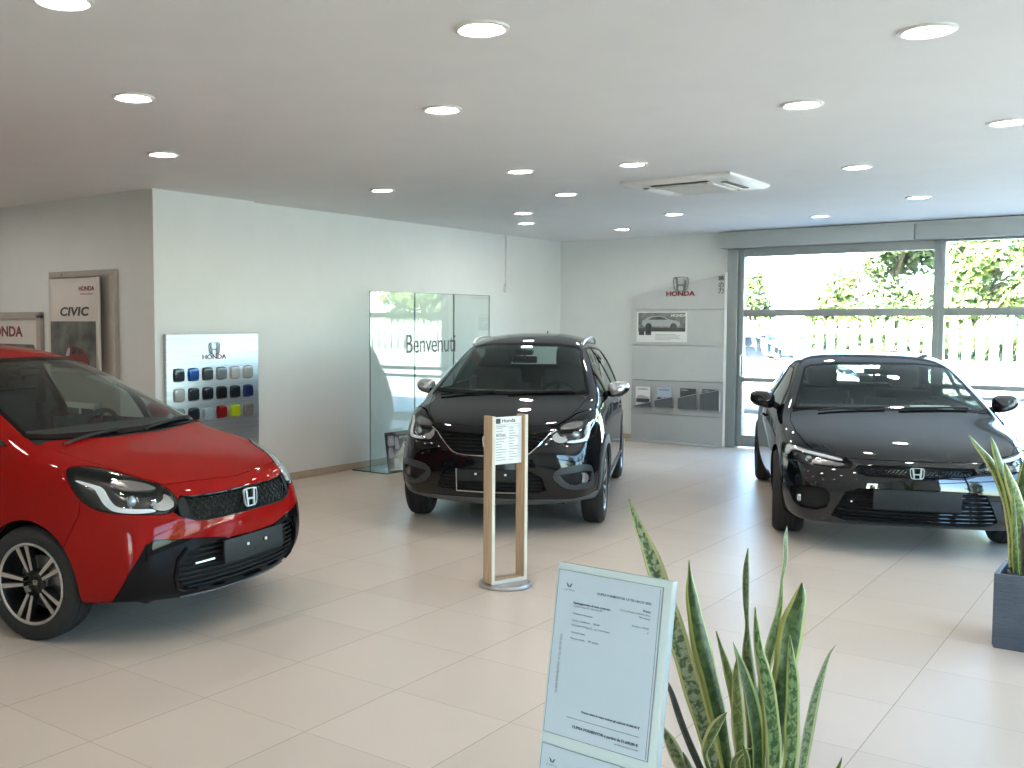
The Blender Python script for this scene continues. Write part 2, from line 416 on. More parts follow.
    def mesh(s, name, m):
        me = bpy.data.meshes.new(name); me.from_pydata(s.V, [], s.F); me.materials.append(m)
        me.polygons.foreach_set('use_smooth', s.sm); me.update()
        bm = bmesh.new(); bm.from_mesh(me); bmesh.ops.recalc_face_normals(bm, faces=bm.faces[:]); bm.to_mesh(me); bm.free()
        me.set_sharp_from_angle(angle=math.radians(38)); return me
    def build(s, name, m, parent=None, loc=None): return link(name, s.mesh(name, m), parent, loc)

def frame_mtx(o, right, up):
    """matrix whose x = right, y = up, z = outwards, at o"""
    r = Vector(right).normalized(); u = Vector(up); n = r.cross(u).normalized(); u = n.cross(r)
    return Matrix(((r.x, u.x, n.x, o[0]), (r.y, u.y, n.y, o[1]), (r.z, u.z, n.z, o[2]), (0, 0, 0, 1)))

def roundpoly(pts, r=.15, n=5):
    """polygon with every corner rounded (r = share of the shorter side)"""
    out = []; k = len(pts)
    for i in range(k):
        p = Vector(pts[i]); a = Vector(pts[i - 1]); b = Vector(pts[(i + 1) % k]); l = min((a - p).length, (b - p).length) * r
        s = p + (a - p).normalized() * l; e = p + (b - p).normalized() * l
        for j in range(n + 1):
            t = j / n; out.append(tuple((1 - t) ** 2 * s + 2 * t * (1 - t) * p + t * t * e))
    return out

def emblem(mb, mtx, w, h, d=.006):
    """the carmaker's H in its rounded frame; 2-D units, w x h"""
    S2 = lambda pts: [(x * w, y * h) for x, y in pts]
    o = roundpoly(S2([(-.5, .5), (.5, .5), (.42, -.5), (-.42, -.5)]), .3); i = roundpoly(S2([(-.445, .44), (.445, .44), (.375, -.44), (-.375, -.44)]), .3)
    n = len(o); V = [(x, y, 0) for x, y in o] + [(x, y, 0) for x, y in i] + [(x, y, d) for x, y in o] + [(x, y, d) for x, y in i]; F = []
    for k in range(n):
        l = (k + 1) % n
        F += [(2 * n + k, 2 * n + l, 3 * n + l, 3 * n + k), (k, n + k, n + l, l), (k, l, 2 * n + l, 2 * n + k), (n + l, n + k, 3 * n + k, 3 * n + l)]
    mb.add(V, F, False, mtx)
    mb.prism(S2([(-.33, .445), (-.225, .445), (-.175, -.03), (.175, -.03), (.225, .445), (.33, .445), (.255, -.445), (.16, -.445), (.155, -.13), (-.155, -.13), (-.16, -.445), (-.255, -.445)]), d, mtx)
    return mb

# ---------------------------------------------------------------- wheels
def wheel_proto(name, R, W, rim, spokes, facem):
    """one wheel: tyre with rim, disc; outer face towards -y"""
    w = W / 2; t = MB()
    prof = [(rim, -w * .82), (rim + .012, -w * .95), ((R + rim) / 2, -w * 1.0), (R - .022, -w * .93), (R - .006, -w * .78)]
    for g in (-.45, -.15, .15, .45):
        prof += [(R, w * (g - .12)), (R, w * (g - .03)), (R - .008, w * (g - .02)), (R - .008, w * (g + .02)), (R, w * (g + .03))]
    prof += [(R - .006, w * .78), (R - .022, w * .93), ((R + rim) / 2, w), (rim + .012, w * .95), (rim, w * .82)]
    t.lathe(prof, 64)
    tyre = t.mesh('wheel', M['rubber'])
    b = MB()                                            # dark barrel, hub and back plate
    b.lathe([(rim + .004, -w * .84), (rim - .012, -w * .8), (rim - .03, -w * .3), (rim - .035, w * .8), (rim + .002, w * .84)], 48)
    b.lathe([(0.0, -w * .42), (.055, -w * .42), (.07, -w * .3), (.07, 0), (0, 0)], 32)
    f = MB(); f.lathe([(rim + .003, -w * .9), (rim - .008, -w * .93), (rim - .014, -w * .86), (rim - .002, -w * .8)], 64)
    if spokes == 'twin':
        for k in range(5):
            a0 = math.radians(90 + 18 + 72 * k)
            for sgn in (-1, 1):
                a = a0 + sgn * .20; e = a0 + sgn * .155
                ca, ea = Vector((math.cos(a), 0, math.sin(a))), Vector((math.cos(e), 0, math.sin(e)))
                i0 = ca * .068; o0 = ea * (rim - .006)
                d = (o0 - i0).normalized(); q = Vector((-d.z, 0, d.x))
                for mb, wid, y0, y1 in ((b, .016, -w * .30, -w * .66), (f, .0105, -w * .655, -w * .70)):
                    P = []
                    for tt, ww in ((0, wid * .7), (1, wid * 1.15)):
                        c = i0.lerp(o0, tt); dy = -w * .12 * tt
                        P += [c + q * ww + Vector((0, y0 + dy, 0)), c - q * ww + Vector((0, y0 + dy, 0)), c - q * ww + Vector((0, y1 + dy, 0)), c + q * ww + Vector((0, y1 + dy, 0))]
                    mb.add(P, [(0, 1, 5, 4), (1, 2, 6, 5), (2, 3, 7, 6), (3, 0, 4, 7), (0, 3, 2, 1), (4, 5, 6, 7)])
            for rr in (.048,):                           # wheel nuts
                aa = a0 + .63; b.lathe([(0, -w * .47), (.010, -w * .47), (.010, -w * .35), (0, -w * .35)], 10, mtx=Matrix.Translation((rr * math.cos(aa), 0, rr * math.sin(aa))))
    else:
        for k in range(10):
            a = math.radians(36 * k + 90); d = Vector((math.cos(a), 0, math.sin(a))); q = Vector((-d.z, 0, d.x))
            for mb, wid, y0, y1 in ((b, .017, -w * .25, -w * .72), (f, .012, -w * .72, -w * .76)):
                P = []
                for tt, ww in ((0, .8), (1, 1.2)):
                    c = d * (.06 + (rim - .068) * tt); dy = -w * .1 * tt
                    P += [c + q * wid * ww + Vector((0, y0 + dy, 0)), c - q * wid * ww + Vector((0, y0 + dy, 0)), c - q * wid * ww + Vector((0, y1 + dy, 0)), c + q * wid * ww + Vector((0, y1 + dy, 0))]
                mb.add(P, [(0, 1, 5, 4), (1, 2, 6, 5), (2, 3, 7, 6), (3, 0, 4, 7), (0, 3, 2, 1), (4, 5, 6, 7)])
    cap = MB(); cap.lathe([(0, -w * .5), (.026, -w * .5), (.030, -w * .42), (0, -w * .42)], 24)
    cm = MB(); emblem(cm, frame_mtx((0, -w * .5, 0), (1, 0, 0), (0, 0, 1)), .030, .026, .002)
    ds = MB(); ds.lathe([(.06, 0), (.135, 0), (.135, .012), (.06, .012)], 40)
    return dict(tyre=tyre, parts=[('rim', b.mesh('rim', M['alloy_black'])), ('spoke_face', f.mesh('spoke_face', facem)),
                                  ('centre_cap', cap.mesh('centre_cap', M['alloy_black'])), ('cap_emblem', cm.mesh('cap_emblem', M['satin'])), ('brake_disc', ds.mesh('brake_disc', M['disc']))])

def put_wheels(root, proto, pts, R):
    for x, y, steer in pts:
        o = link('wheel', proto['tyre'], root); o.location = (x, y, R)
        o.rotation_euler = (0, 0, (0 if y < 0 else math.pi) + steer)
        for n, me in proto['parts']: link(n, me, o)

# ---------------------------------------------------------------- car assembly
def P3(angle, pts):
    """3-D points near the flank/front -> polygon of view(angle), using |y|"""
    A, B = (np.array(q, float) for q in view(angle))
    return [(float(np.dot((p[0], abs(p[1]), p[2]), A)), float(p[2])) for p in pts]

class Car:
    def __init__(s, name, cage, level=4):
        s.root = bpy.data.objects.new(name, None); COL.objects.link(s.root); s.root.empty_display_size = .3
        V, F, _ = cage(); V, N, Q = subdivide(V, F, level); s.full = Surf.quads(V, N, Q); s.rest = s.full.copy(); s.tree = s.full.bvh(); s.lining = []
    def take(s, g, gap=0.0):
        if gap: i, s.rest = s.rest.gap(g, gap)
        else: i, s.rest = s.rest.cut(g)
        return i
    def part(s, name, surf, m, rim=.012, out=0.0, parent=None): return surf_obj(name, surf, M[m], parent or s.root, rim, out)
    def drape(s, vw, a, b, off=0.0, side=1):
        """point of the body seen in a view at (a, b); side=-1 mirrors to the right-hand flank"""
        A, B = (Vector(q) for q in view(vw)); d = A.cross(B); d = d if vw != 'side' else Vector((0, -1, 0)); 
        if vw == 'top': o = Vector((a, b, 5)); d = Vector((0, 0, -1))
        elif vw == 'side': o = Vector((a, 5, b))
        else: d = -d; o = A * a + B * b - d * 5
        h = s.tree.ray_cast(o, d)
        p, n = (h[0], h[1]) if h[0] is not None else (o - A * 0, Vector((1, 0, 0)))
        q = p + n * off
        return Vector((q.x, q.y * side, q.z)), Vector((n.x, n.y * side, n.z))
    def line(s, vw, pts, off=0.0, side=1, step=.02):
        out = []
        for (a, b), (c, d) in zip(pts, pts[1:]):
            k = max(1, int(math.hypot(c - a, d - b) / step))
            for i in range(k): out.append(s.drape(vw, a + (c - a) * i / k, b + (d - b) * i / k, off, side)[0])
        out.append(s.drape(vw, *pts[-1], off, side)[0]); return out
    def fullline(s, vw, pts, off=0.0):
        """pts from the centre line outwards, mirrored into one line"""
        l = s.line(vw, pts, off); return [Vector((p.x, -p.y, p.z)) for p in l[:0:-1]] + l
    def bowl(s, name, surf, depth, m, parent):
        """recess: walls from the skin's edge down to an inset floor"""
        n = len(surf.V); V = np.vstack([surf.V, surf.V - surf.N * depth]); F = [tuple(int(i) + n for i in t) for t in surf.T]
        F += [(b, a, a + n, b + n) for a, b in surf.boundary()]
        return link(name, make_mesh(name, V, F, M[m]), parent)
    def bars(s, name, vw, zs, ylim, off, r, m, parent, flat=1.0):
        mb = MB()
        for z in zs:
            y = ylim(z)
            if y > .03:
                l = s.fullline(vw, [(0, z), (y, z)], off)
                mb.tube(l, r, 6)
        return mb.build(name, M[m], parent)

def common_cabin(c, x0, belt, seat_z, wheel_pos, rows, roof, seatm):
    """dashboard, steering wheel, seats and mirror seen through the glass"""
    r = c.root
    d = MB(); P = []
    for y in np.linspace(-.64, .64, 17):
        k = (y / .64) ** 2
        P.append([(x0 - .04 - .10 * k, y, belt - .035), (x0 - .22 - .06 * k, y, belt - .005), (x0 - .45, y, belt - .01), (x0 - .55, y, belt - .04), (x0 - .58, y, belt - .14), (x0 - .55, y, belt - .40)])
    d.grid(P); d.build('dashboard', M['lining'], r)
    v = MB(); v.box((x0 - .47, 0, belt - .005), (.02, .24, .12), bev=.006); v.build('infotainment_screen', M['trim'], r)
    wx, wy, wz = wheel_pos; a = math.radians(62)
    mt = Matrix.Translation((wx, wy, wz)) @ Matrix.Rotation(-math.radians(66), 4, 'Y')
    w = MB(); w.tube([(.18 * math.cos(t), .18 * math.sin(t), 0) for t in np.linspace(0, 2 * math.pi, 41)[:-1]], .015, 8, True, mtx=mt)
    w.ball((0, 0, .01), .065, 14, 8, mt, (1, 1, .5))
    for t in (0, math.pi, math.pi * 1.5): w.tube([(.05 * math.cos(t), .05 * math.sin(t), 0), (.175 * math.cos(t), .175 * math.sin(t), 0)], .012, 6, mtx=mt @ Matrix.Rotation(math.pi / 2, 4, 'Z'))
    w.tube([(0, 0, 0), (0, 0, -.25)], .035, 10, mtx=mt)
    w.build('steering_wheel', M['trim'], r)
    def seat(x, y, wid, name, heads):
        b = MB()
        b.box((0, 0, .10), (.50, wid, .16), bev=.05, mtx=Matrix.Translation((x + .22, y, seat_z - .1)))
        mt = Matrix.Translation((x, y, seat_z)) @ Matrix.Rotation(math.radians(-14), 4, 'Y')
        b.box((0, 0, .30), (.13, wid * .92, .60), bev=.05, mtx=mt)
        for s_ in (-1, 1) if wid < .7 else ():
            b.box((.05, s_ * wid * .43, .26), (.12, .09, .48), bev=.035, mtx=mt)
        o = b.build(name, M[seatm], r)
        for hy in heads:
            h = MB(); h.box((.01, hy, .715), (.10, .27, .19), bev=.04, mtx=mt)
            for q in (-.06, .06): h.tube([(0, hy + q, .55), (.005, hy + q, .66)], .007, 6, mtx=mt)
            h.build('headrest', M[seatm], o)
    for y in (-.36, .36): seat(rows[0], y, .52, 'front_seat', (0,))
    seat(rows[1], 0, 1.22, 'rear_bench', (-.4, .4))
    f = MB(); f.box((-1.3, 0, .33), (2.9, 1.36, .04)); f.build('cabin_floor', M['lining'], r)
    m = MB(); mp = roof
    m.box((0, 0, 0), (.035, .235, .065), bev=.014, mtx=Matrix.Translation((mp[0], 0, mp[1])) @ Matrix.Rotation(math.radians(-12), 4, 'Y'))
    m.tube([(mp[0] + .01, 0, mp[1]), (mp[0] + .03, 0, mp[1] + .06)], .012, 8)
    m.box((mp[0] + .02, 0, mp[1] + .07), (.12, .16, .05), bev=.015, mtx=None)
    o = m.build('rear_view_mirror', M['trim'], r)

def wing_mirror(c, p, size, shellm, side, tilt=0):
    """door mirror on a short arm; p = centre of the housing"""
    L, W, Hh = size; x, y, z = p; mb = MB(); rows = []
    for i, t in enumerate(np.linspace(0, 1, 9)):          # rounded shell: rear flat face, bulged front
        a = t * math.pi / 2; k = math.cos(a) ** .7 if t < 1 else .02; row = []
        for j in range(24):
            g = 2 * math.pi * j / 24; cy, sz = math.cos(g), math.sin(g)
            yy = abs(cy) ** .7 * math.copysign(1, cy); zz = abs(sz) ** .75 * math.copysign(1, sz)
            tap = 1 - .28 * (yy * .5 + .5)                # narrower towards the tip
            row.append((x + L * math.sin(a) - .06 * (yy * .5 + .5), side * (y + W / 2 * yy * max(k, .05)), z + Hh / 2 * zz * tap * max(k, .05) + .012 * yy))
        row.append(row[0]); rows.append(row)
    mb.grid(rows); o = mb.build('wing_mirror', M[shellm], c.root)
    g = MB(); g.grid([[(v[0] + .004, v[1], v[2]) for v in rows[0]], [(x + .004 - .03, side * y, z)] * 25]); g.build('mirror_glass', M['mirror'], o)
    u = MB(); r0 = [(v[0], v[1], v[2]) for v in rows[0]]
    b = MB()                                              # lower black half-shell
    lo = [[(v[0], v[1] * 1 + 0, v[2] - .004) for v in row[12:25]] for row in rows[:6]]
    b.grid([[(q[0] + .002, q[1], q[2] - .002) for q in row] for row in lo]); b.build('lower_shell', M['gloss_black'], o)
    a = MB(); a.tube([(x + .02, side * (y - W / 2 + .02), z - Hh * .25), (x + .03, side * (y - W / 2 - .05), z - Hh * .5), (x + .05, side * (y - W / 2 - .11), z - Hh * .62)], [.028, .026, .034], 10)
    a.build('mirror_arm', M['trim'], o); return o

def wiper(c, pts, off=.014):
    mb = MB(); l = c.line('top', pts, off, 1, .04); mb.tube(l, .007, 6)
    mb.tube([p + Vector((-.012, 0, .004)) for p in l[2:]], .005, 6)
    return mb.build('wiper', M['trim'], c.root)

def glazing(c, screen, sides, band, rearw, seal=.022, dark=()):
    """windscreen, side glass and their black surrounds"""
    fr = region('front', screen, lambda V, N: -(V[:, 0] + 1.45), True)
    ws = c.take(fr)
    inner, ring = ws.cut(lambda V, N: fr(V, N) + seal)
    o = surf_obj('windscreen', inner, M['screen'], c.root, 0); surf_obj('windscreen_seal', ring, M['gloss_black'], o, .01)
    for sgn in (-1, 1):
        cond = lambda V, N, q=sgn: .3 - V[:, 1] * q
        for k, (nm, poly) in enumerate(sides):
            s_ = c.take(region('side', poly, cond, r=.012)); surf_obj(nm, s_, M['privacy' if k in dark else 'sideglass'], c.root, 0, -.004)
        b = c.take(region('side', band, cond)); surf_obj('window_trim', b, M['gloss_black'], c.root, .015)
    rw = c.take(region('front', rearw, lambda V, N: V[:, 0] + 2.3, True, .03)); surf_obj('rear_window', rw, M['sideglass'], c.root, 0, -.003)

def underbody(c, half, x0, x1, wheels, R):
    mb = MB(); mb.box(((x0 + x1) / 2, 0, .255), (x0 - x1, half * 2 - .50, .10)); mb.build('underbody', M['void'], c.root)
    for wx in wheels:
        for sg in (-1, 1):
            w = MB(); P = []
            for t in np.linspace(-.25, math.pi + .25, 22):
                x, z = wx + (R + .055) * math.cos(t), R + (R + .055) * math.sin(t); P.append([(x, sg * (half - .03), z), (x, sg * (half - .33), z)])
            w.grid(P); q = [p[1] for p in P]; w.add([(wx, sg * (half - .33), R)] + q, [(0, i, i + 1) for i in range(1, len(q))], False)
            w.build('wheel_arch_liner', M['void'], c.root)

def doors(c, polys, hz, handles):
    for sgn in (-1, 1):
        cond = lambda V, N, q=sgn: .3 - V[:, 1] * q
        for k, poly in enumerate(polys):
            d = c.take(region('side', poly, cond, r=.02), .003); o = surf_obj('door', d, c.bodym, c.root, .02)
            hx, hz = handles[k]; l = [c.drape('side', hx + q, hz + .012 * (q / .09), .022, sgn)[0] for q in np.linspace(-.10, .10, 9)]
            h = MB(); h.tube([c.drape('side', hx - .11, hz, .0, sgn)[0]] + l + [c.drape('side', hx + .11, hz, .0, sgn)[0]], .011, 8); h.build('door_handle', c.bodym, o)

def finish(c):
    """remaining skin is the body shell; a dark lining closes it from inside"""
    surf_obj('body_shell', c.rest, c.bodym, c.root, .015)
    s = c.rest; k = (s.V[s.T][:, :, 2].min(1) < 1.0) & (np.abs(s.V[s.T][:, :, 0].mean(1) + 1.3) < 2.3)
    l = Surf(s.V, s.N, s.T[k]).clean(); V = l.V - l.N * .03
    return V
def lining(c, xmax, zmax, arches, R):
    s = c.full.copy()
    s, _ = s.cut(lambda V, N: np.maximum(V[:, 0] - xmax, V[:, 2] - zmax))
    for wx, wz in arches: _, s = s.cut(lambda V, N, a=wx, b=wz: np.hypot(V[:, 0] - a, V[:, 2] - b) - R - .07)
    link('cabin_lining', make_mesh('cabin_lining', s.V - s.N * .04, s.T.tolist(), M['lining'], s.N), c.root)

def plate_holder(c, z0, z1, hw, x, tilt, holes):
    mb = MB(); cx, cz = x, (z0 + z1) / 2; mt = Matrix.Translation((cx, 0, cz)) @ Matrix.Rotation(tilt, 4, 'Y')
    mb.box((0, 0, 0), (.014, hw * 2, z1 - z0), mt, .005)
    o = mb.build('number_plate_holder', M['plate'], c.root)
    for hy in (holes or ()):
        k = MB(); k.box((.0075, hy, .012), (.004, .05, .022), mt); k.build('fixing_slot', M['void'], o)
        k = MB(); k.box((.012, hy - .008, .012), (.008, .018, .016), mt, .003); k.build('fixing_clip', M['white_clip'], o)
    k = MB(); k.lathe([(0, .008), (.011, .008), (.011, .0), (0, 0)], 14, axis='x', mtx=mt @ Matrix.Translation((0, 0, -.025))); k.build('fixing_hole', M['void'], o)

def headlights(c, va, outline, drl, projs, extras, depth=.05, lower_bar=True):
    """lamp units either side: lens, black bowl, white light guide, projectors, reflectors"""
    g0 = region(va, smoothpoly(P3(va, outline), 2), lambda V, N: .05 - V[:, 0], True)
    both = c.take(g0, .002)
    for sgn in (-1, 1):
        k = (both.V[both.T][:, :, 1].mean(1) * sgn) > 0; s = Surf(both.V, both.N, both.T[k]).clean()
        o = surf_obj('headlight', s, M['lens'], c.root, 0)
        c.bowl('lamp_bowl', s, depth, 'lampblack', o)
        if drl:
            i, _ = s.cut(region(va, smoothpoly(P3(va, drl), 2), None, True)); 
            if len(i.T): surf_obj('light_guide', i, M['drl'], o, .014, -.014)
        for nm, poly, m, off in extras:
            i, _ = s.cut(region(va, smoothpoly(P3(va, poly), 2), None, True))
            if len(i.T): surf_obj(nm, i, M[m], o, .012, off)
        bt = s.bvh()
        for (px_, py_, pz_), r in projs:
            q, n, *_ = bt.find_nearest(Vector((px_, sgn * abs(py_), pz_)))
            ax = Vector((1, sgn * .25, 0)).normalized(); ctr = q - Vector(n) * .045
            mt = Matrix.Translation(ctr) @ ax.to_track_quat('Z', 'Y').to_matrix().to_4x4()
            pb = MB(); pb.ball((0, 0, 0), r * .8, 16, 10, mt, (1, 1, .7)); pb.build('projector', M['bulb'], o)
            pb = MB(); pb.lathe([(r * .82, -.01), (r * .84, .008), (r, .012), (r * 1.02, -.01)], 24, axis='z', mtx=mt); pb.build('projector_ring', M['chrome'], o)

def lattice(c, name, lo, hi, ylim, pitch, off, r, m, parent):
    """diamond mesh draped on the nose between z=lo(y) and z=hi(y)"""
    mb = MB(); n = int(ylim * 2 / pitch) + 12
    for sl in (-1, 1):
        for k in range(-n, n):
            y0 = k * pitch; pts = []
            for t in np.linspace(0, 1, 7):
                z = lo(0) - .02 + t * (hi(0) - lo(0) + .04); y = y0 + sl * (z - lo(0)) * .95
                if abs(y) < ylim and lo(abs(y)) < z < hi(abs(y)): pts.append(c.drape('front', y, z, off)[0])
            if len(pts) > 1: mb.tube(pts, r, 4)
    return mb.build(name, M[m], parent)

def jazz(name, kind):
    red = kind != 'cross'; c = Car(name, jazz_cage, 4); R = .302 if red else .314; dz = 0 if red else .03
    c.bodym = M[{'red': 'red', 'cross': 'black', 'white': 'white'}[kind]]; PM = {'red': 'red', 'cross': 'black', 'white': 'white'}[kind]; zc = R - dz
    if not red:                                            # body sits 3 cm higher on its wheels
        for s in (c.full, c.rest): s.V = s.V.copy()
    # glass
    glazing(c, [(-.5, 1.022), (.3, 1.024), (.55, 1.03), (.675, 1.04), (.655, 1.09), (.535, 1.385), (.49, 1.415), (.3, 1.44), (-.5, 1.452)],
            [('quarter_window', [(-.31, 1.02), (-.60, 1.02), (-.63, 1.17)]),
             ('side_window', [(-.69, 1.02), (-1.40, 1.02), (-1.42, 1.375), (-1.12, 1.37), (-.73, 1.20)]),
             ('side_window', [(-1.50, 1.02), (-2.26, 1.035), (-2.32, 1.33), (-1.52, 1.375)]),
             ('quarter_window', [(-2.40, 1.05), (-2.70, 1.08), (-2.60, 1.30), (-2.43, 1.325)])],
            [(-.22, 1.0), (-1.45, 1.0), (-2.3, 1.01), (-2.75, 1.05), (-2.66, 1.33), (-2.3, 1.36), (-1.5, 1.40), (-1.1, 1.395), (-.66, 1.20)],
            [(0, 1.08), (.56, 1.10), (.47, 1.36), (0, 1.40)], dark=(2, 3))
    # wheel arches
    for wx in (0, -2.53):
        g = lambda V, N, a=wx: np.maximum(np.hypot(V[:, 0] - a, V[:, 2] - zc) - (R + .035), .45 - np.abs(V[:, 1]))
        c.take(g)
    # lamps
    outline = [(.198,.753,.907),(.227,.715,.925),(.298,.658,.919),(.372,.614,.902),(.464,.579,.876),(.54,.537,.852),(.612,.49,.824),(.672,.47,.782),(.703,.464,.739),(.706,.5,.701),(.698,.531,.686),(.653,.615,.689),(.565,.706,.701),(.462,.754,.708),(.385,.774,.731),(.314,.783,.78),(.257,.78,.841)]
    drl = [(.273,.764,.867),(.371,.74,.848),(.431,.72,.833),(.462,.729,.79),(.494,.727,.753),(.525,.718,.734),(.589,.676,.726),(.652,.594,.722),(.669,.575,.704),(.612,.663,.703),(.529,.723,.708),(.484,.74,.722),(.443,.747,.756),(.41,.745,.80),(.384,.744,.828),(.277,.768,.856)]
    refl = [(.665,.53,.80),(.695,.475,.765),(.705,.475,.73),(.69,.52,.705),(.66,.57,.712),(.645,.60,.735),(.68,.54,.76)]
    top = [(.44,.70,.862),(.50,.65,.868),(.57,.58,.85),(.64,.53,.815),(.60,.60,.81),(.50,.68,.82)]
    headlights(c, 45, outline, drl, [((.57,.66,.775), .034), ((.655,.57,.755), .026)],
               [('inner_reflector', refl, 'chrome', -.022), ('indicator_strip', top, 'lampgrey', -.012)])
    # bonnet and scuttle
    seam = [(.702,-.02),(.700,.06),(.69,.15),(.68,.228),(.647,.39),(.612,.49),(.50,.545),(.40,.585),(.2,.63),(0,.655),(-.085,.662),(-.085,.6),(-.035,.4),(.005,.2),(.01,-.02)]
    h = c.take(region('top', seam, lambda V, N: .72 - V[:, 2], True), .0025); c.part('bonnet', h, PM, .02)
    s_ = c.take(region('top', [(.02,-.02),(.012,.2),(-.03,.4),(-.08,.61),(-.09,.68),(-.22,.66),(-.3,.3),(-.3,-.02)], lambda V, N: np.maximum(.9 - V[:, 2], V[:, 2] - 1.06), True))
    c.part('scuttle_panel', s_, 'trim', .01, -.008)
    if red:
        top_z = lambda y: float(np.interp(y, [0, .30, .44, .475, .5], [.755, .755, .765, .738, .70])); bot_z = lambda y: float(np.interp(y, [0, .16, .34, .40, .48, .52], [.632, .632, .63, .637, .668, .69]))
        poly = [(-.01,.632),(.16,.632),(.34,.63),(.40,.637),(.482,.668),(.508,.69),(.475,.738),(.445,.765),(.38,.757),(.25,.754),(-.01,.757)]
        g = c.take(region('front', poly, lambda V, N: .5 - V[:, 0], True), .002); gr = c.bowl('upper_grille', g, .035, 'void', c.root)
        lattice(c, 'grille_mesh', bot_z, top_z, .43, .043, -.010, .0045, 'trim', gr)
        fr = MB(); fr.tube(c.fullline('front', [(0,.757),(.25,.754),(.38,.757),(.445,.764)], -.001), .004, 6); fr.build('grille_top_edge', M['gloss_black'], gr)
        fr = MB(); fr.tube(c.fullline('front', [(0,.632),(.16,.632),(.34,.630),(.40,.637),(.482,.668)], -.001), .004, 6); fr.build('grille_lower_edge', M['trim'], gr)
        fr = c.take; w = MB()
        for sg in (-1, 1):
            P = [[c.drape('front', y, z, -.003, sg)[0] for z in np.linspace(bot_z(y) + .003, top_z(y) - .003, 5)] for y in np.linspace(.425, .475, 5)]
            w = MB(); w.grid(P); w.build('grille_end_cap', M['trim'], gr)
        # lower bumper: gloss black zone, inner slatted intake, lip
        bz = P3(30, [(.49,.75,.19),(.531,.739,.292),(.608,.727,.413),(.660,.668,.545),(.685,.625,.566),(.768,.425,.547),(.794,.317,.535),(.81,.2,.512),(.818,0,.508)])
        bz = bz + [(-.60, .508), (-.60, .12), (bz[0][0], .12)]
        z = c.take(region(30, bz, lambda V, N: .3 - V[:, 0], True), .0015)
        ik = P3(30, [(.800,.22,.503),(.784,.369,.505),(.763,.451,.483),(.744,.505,.421),(.729,.512,.339),(.729,.461,.285),(.734,.36,.258),(.75,.15,.25),(.76,0,.25)])
        ik = ik + [(-.60, .25), (-.60, .503)]
        inner, z = z.cut(region(30, ik, None, True)); zo = surf_obj('lower_bumper', z, M['gloss_black'], c.root, .02)
        ib = c.bowl('lower_grille', inner, .05, 'void', c.root)
        yl = lambda q: float(np.interp(q, [.25, .285, .34, .42, .483, .505], [.36, .455, .51, .50, .448, .36]))
        c.bars('grille_slat', 'front', np.arange(.275, .50, .029), yl, -.016, .0055, 'trim', ib)
        lp = MB(); lp.tube(c.fullline('front', [(0,.228),(.3,.232),(.45,.236)], .002), .006, 6); lp.build('front_lip', M['grey_clad'], zo)
        sen = MB(); sen.tube(c.line('front', [(-.42,.415),(-.30,.42)], .004), .006, 6); sen.build('tow_cover_trim', M['satin'], ib)
        for sg in (-1, 1):
            k = MB(); k.tube(c.line('front', [(.47,.505),(.52,.45),(.53,.36),(.50,.29),(.44,.265)], .004, sg), .008, 6); k.build('intake_surround', M['gloss_black'], zo)
        plate_holder(c, .383, .508, .262, .832, -.03, (-.06, .10)); emb = (.812, .702, .125, .102)
    else:
        poly = [(-.01,.600),(.19,.600),(.27,.611),(.312,.63),(.377,.694),(.44,.765),(.47,.785),(.40,.776),(.25,.765),(-.01,.760)]
        g = c.take(region('front', poly, lambda V, N: .5 - V[:, 0], True), .002); gr = c.bowl('upper_grille', g, .03, 'void', c.root)
        yl = lambda q: float(np.interp(q, [.60, .611, .63, .694, .765], [.19, .265, .305, .37, .43]))
        c.bars('grille_slat', 'front', (.627, .655, .683, .711, .739), yl, -.008, .007, 'gloss_black', gr)
        ch = MB(); ch.tube(c.fullline('front', [(0,.597),(.19,.597),(.26,.606),(.305,.622),(.377,.690),(.44,.762),(.495,.795)], .003), .0052, 8); ch.build('chrome_strip', M['chrome'], gr)
        bs = P3(30, [(.80,0,.49),(.79,.30,.49),(.765,.39,.44),(.755,.43,.34),(.75,.35,.315),(.77,0,.315)])
        bs = [(-.6, .49)] + bs + [(-.6, .315)]
        inner = c.take(region(30, bs, lambda V, N: .4 - V[:, 0], True), .0015); ib = c.bowl('lower_grille', inner, .045, 'void', c.root)
        c.bars('grille_slat', 'front', np.arange(.335, .485, .03), lambda q: float(np.interp(q, [.315, .34, .44, .49], [.34, .42, .385, .29])), -.014, .006, 'trim', ib)
        for sg in (-1, 1):
            pass
        pod = [(.754,.473,.463),(.724,.554,.523),(.546,.745,.540),(.49,.775,.45),(.470,.78,.345),(.56,.74,.335),(.693,.602,.335),(.74,.51,.39)]
        p_ = c.take(region(40, smoothpoly(P3(40, pod), 1), lambda V, N: .3 - V[:, 0], True), .001)
        tri = [(.735,.515,.455),(.62,.70,.487),(.535,.755,.47),(.545,.752,.395),(.68,.615,.372)]
        for sg in (-1, 1):
            k = (p_.V[p_.T][:, :, 1].mean(1) * sg) > 0; q = Surf(p_.V, p_.N, p_.T[k]).clean()
            q2, ring = q.cut(region(40, P3(40, tri), None, True))
            o = surf_obj('fog_lamp_pod', ring, M['pod'], c.root, .02); c.bowl('pod_recess', q2, .03, 'trim', o)
            qq, n = q.bvh().find_nearest(Vector((.605, sg * .712, .425)))[:2]; mt = Matrix.Translation(qq - Vector(n) * .03) @ Vector((1, sg * .35, 0)).to_track_quat('Z', 'Y').to_matrix().to_4x4()
            f = MB(); f.lathe([(0, .004), (.03, .006), (.033, .012), (.041, .012), (.043, -.005), (0, -.005)], 24, axis='z', mtx=mt); f.build('fog_lamp', M['lampgrey'], o)
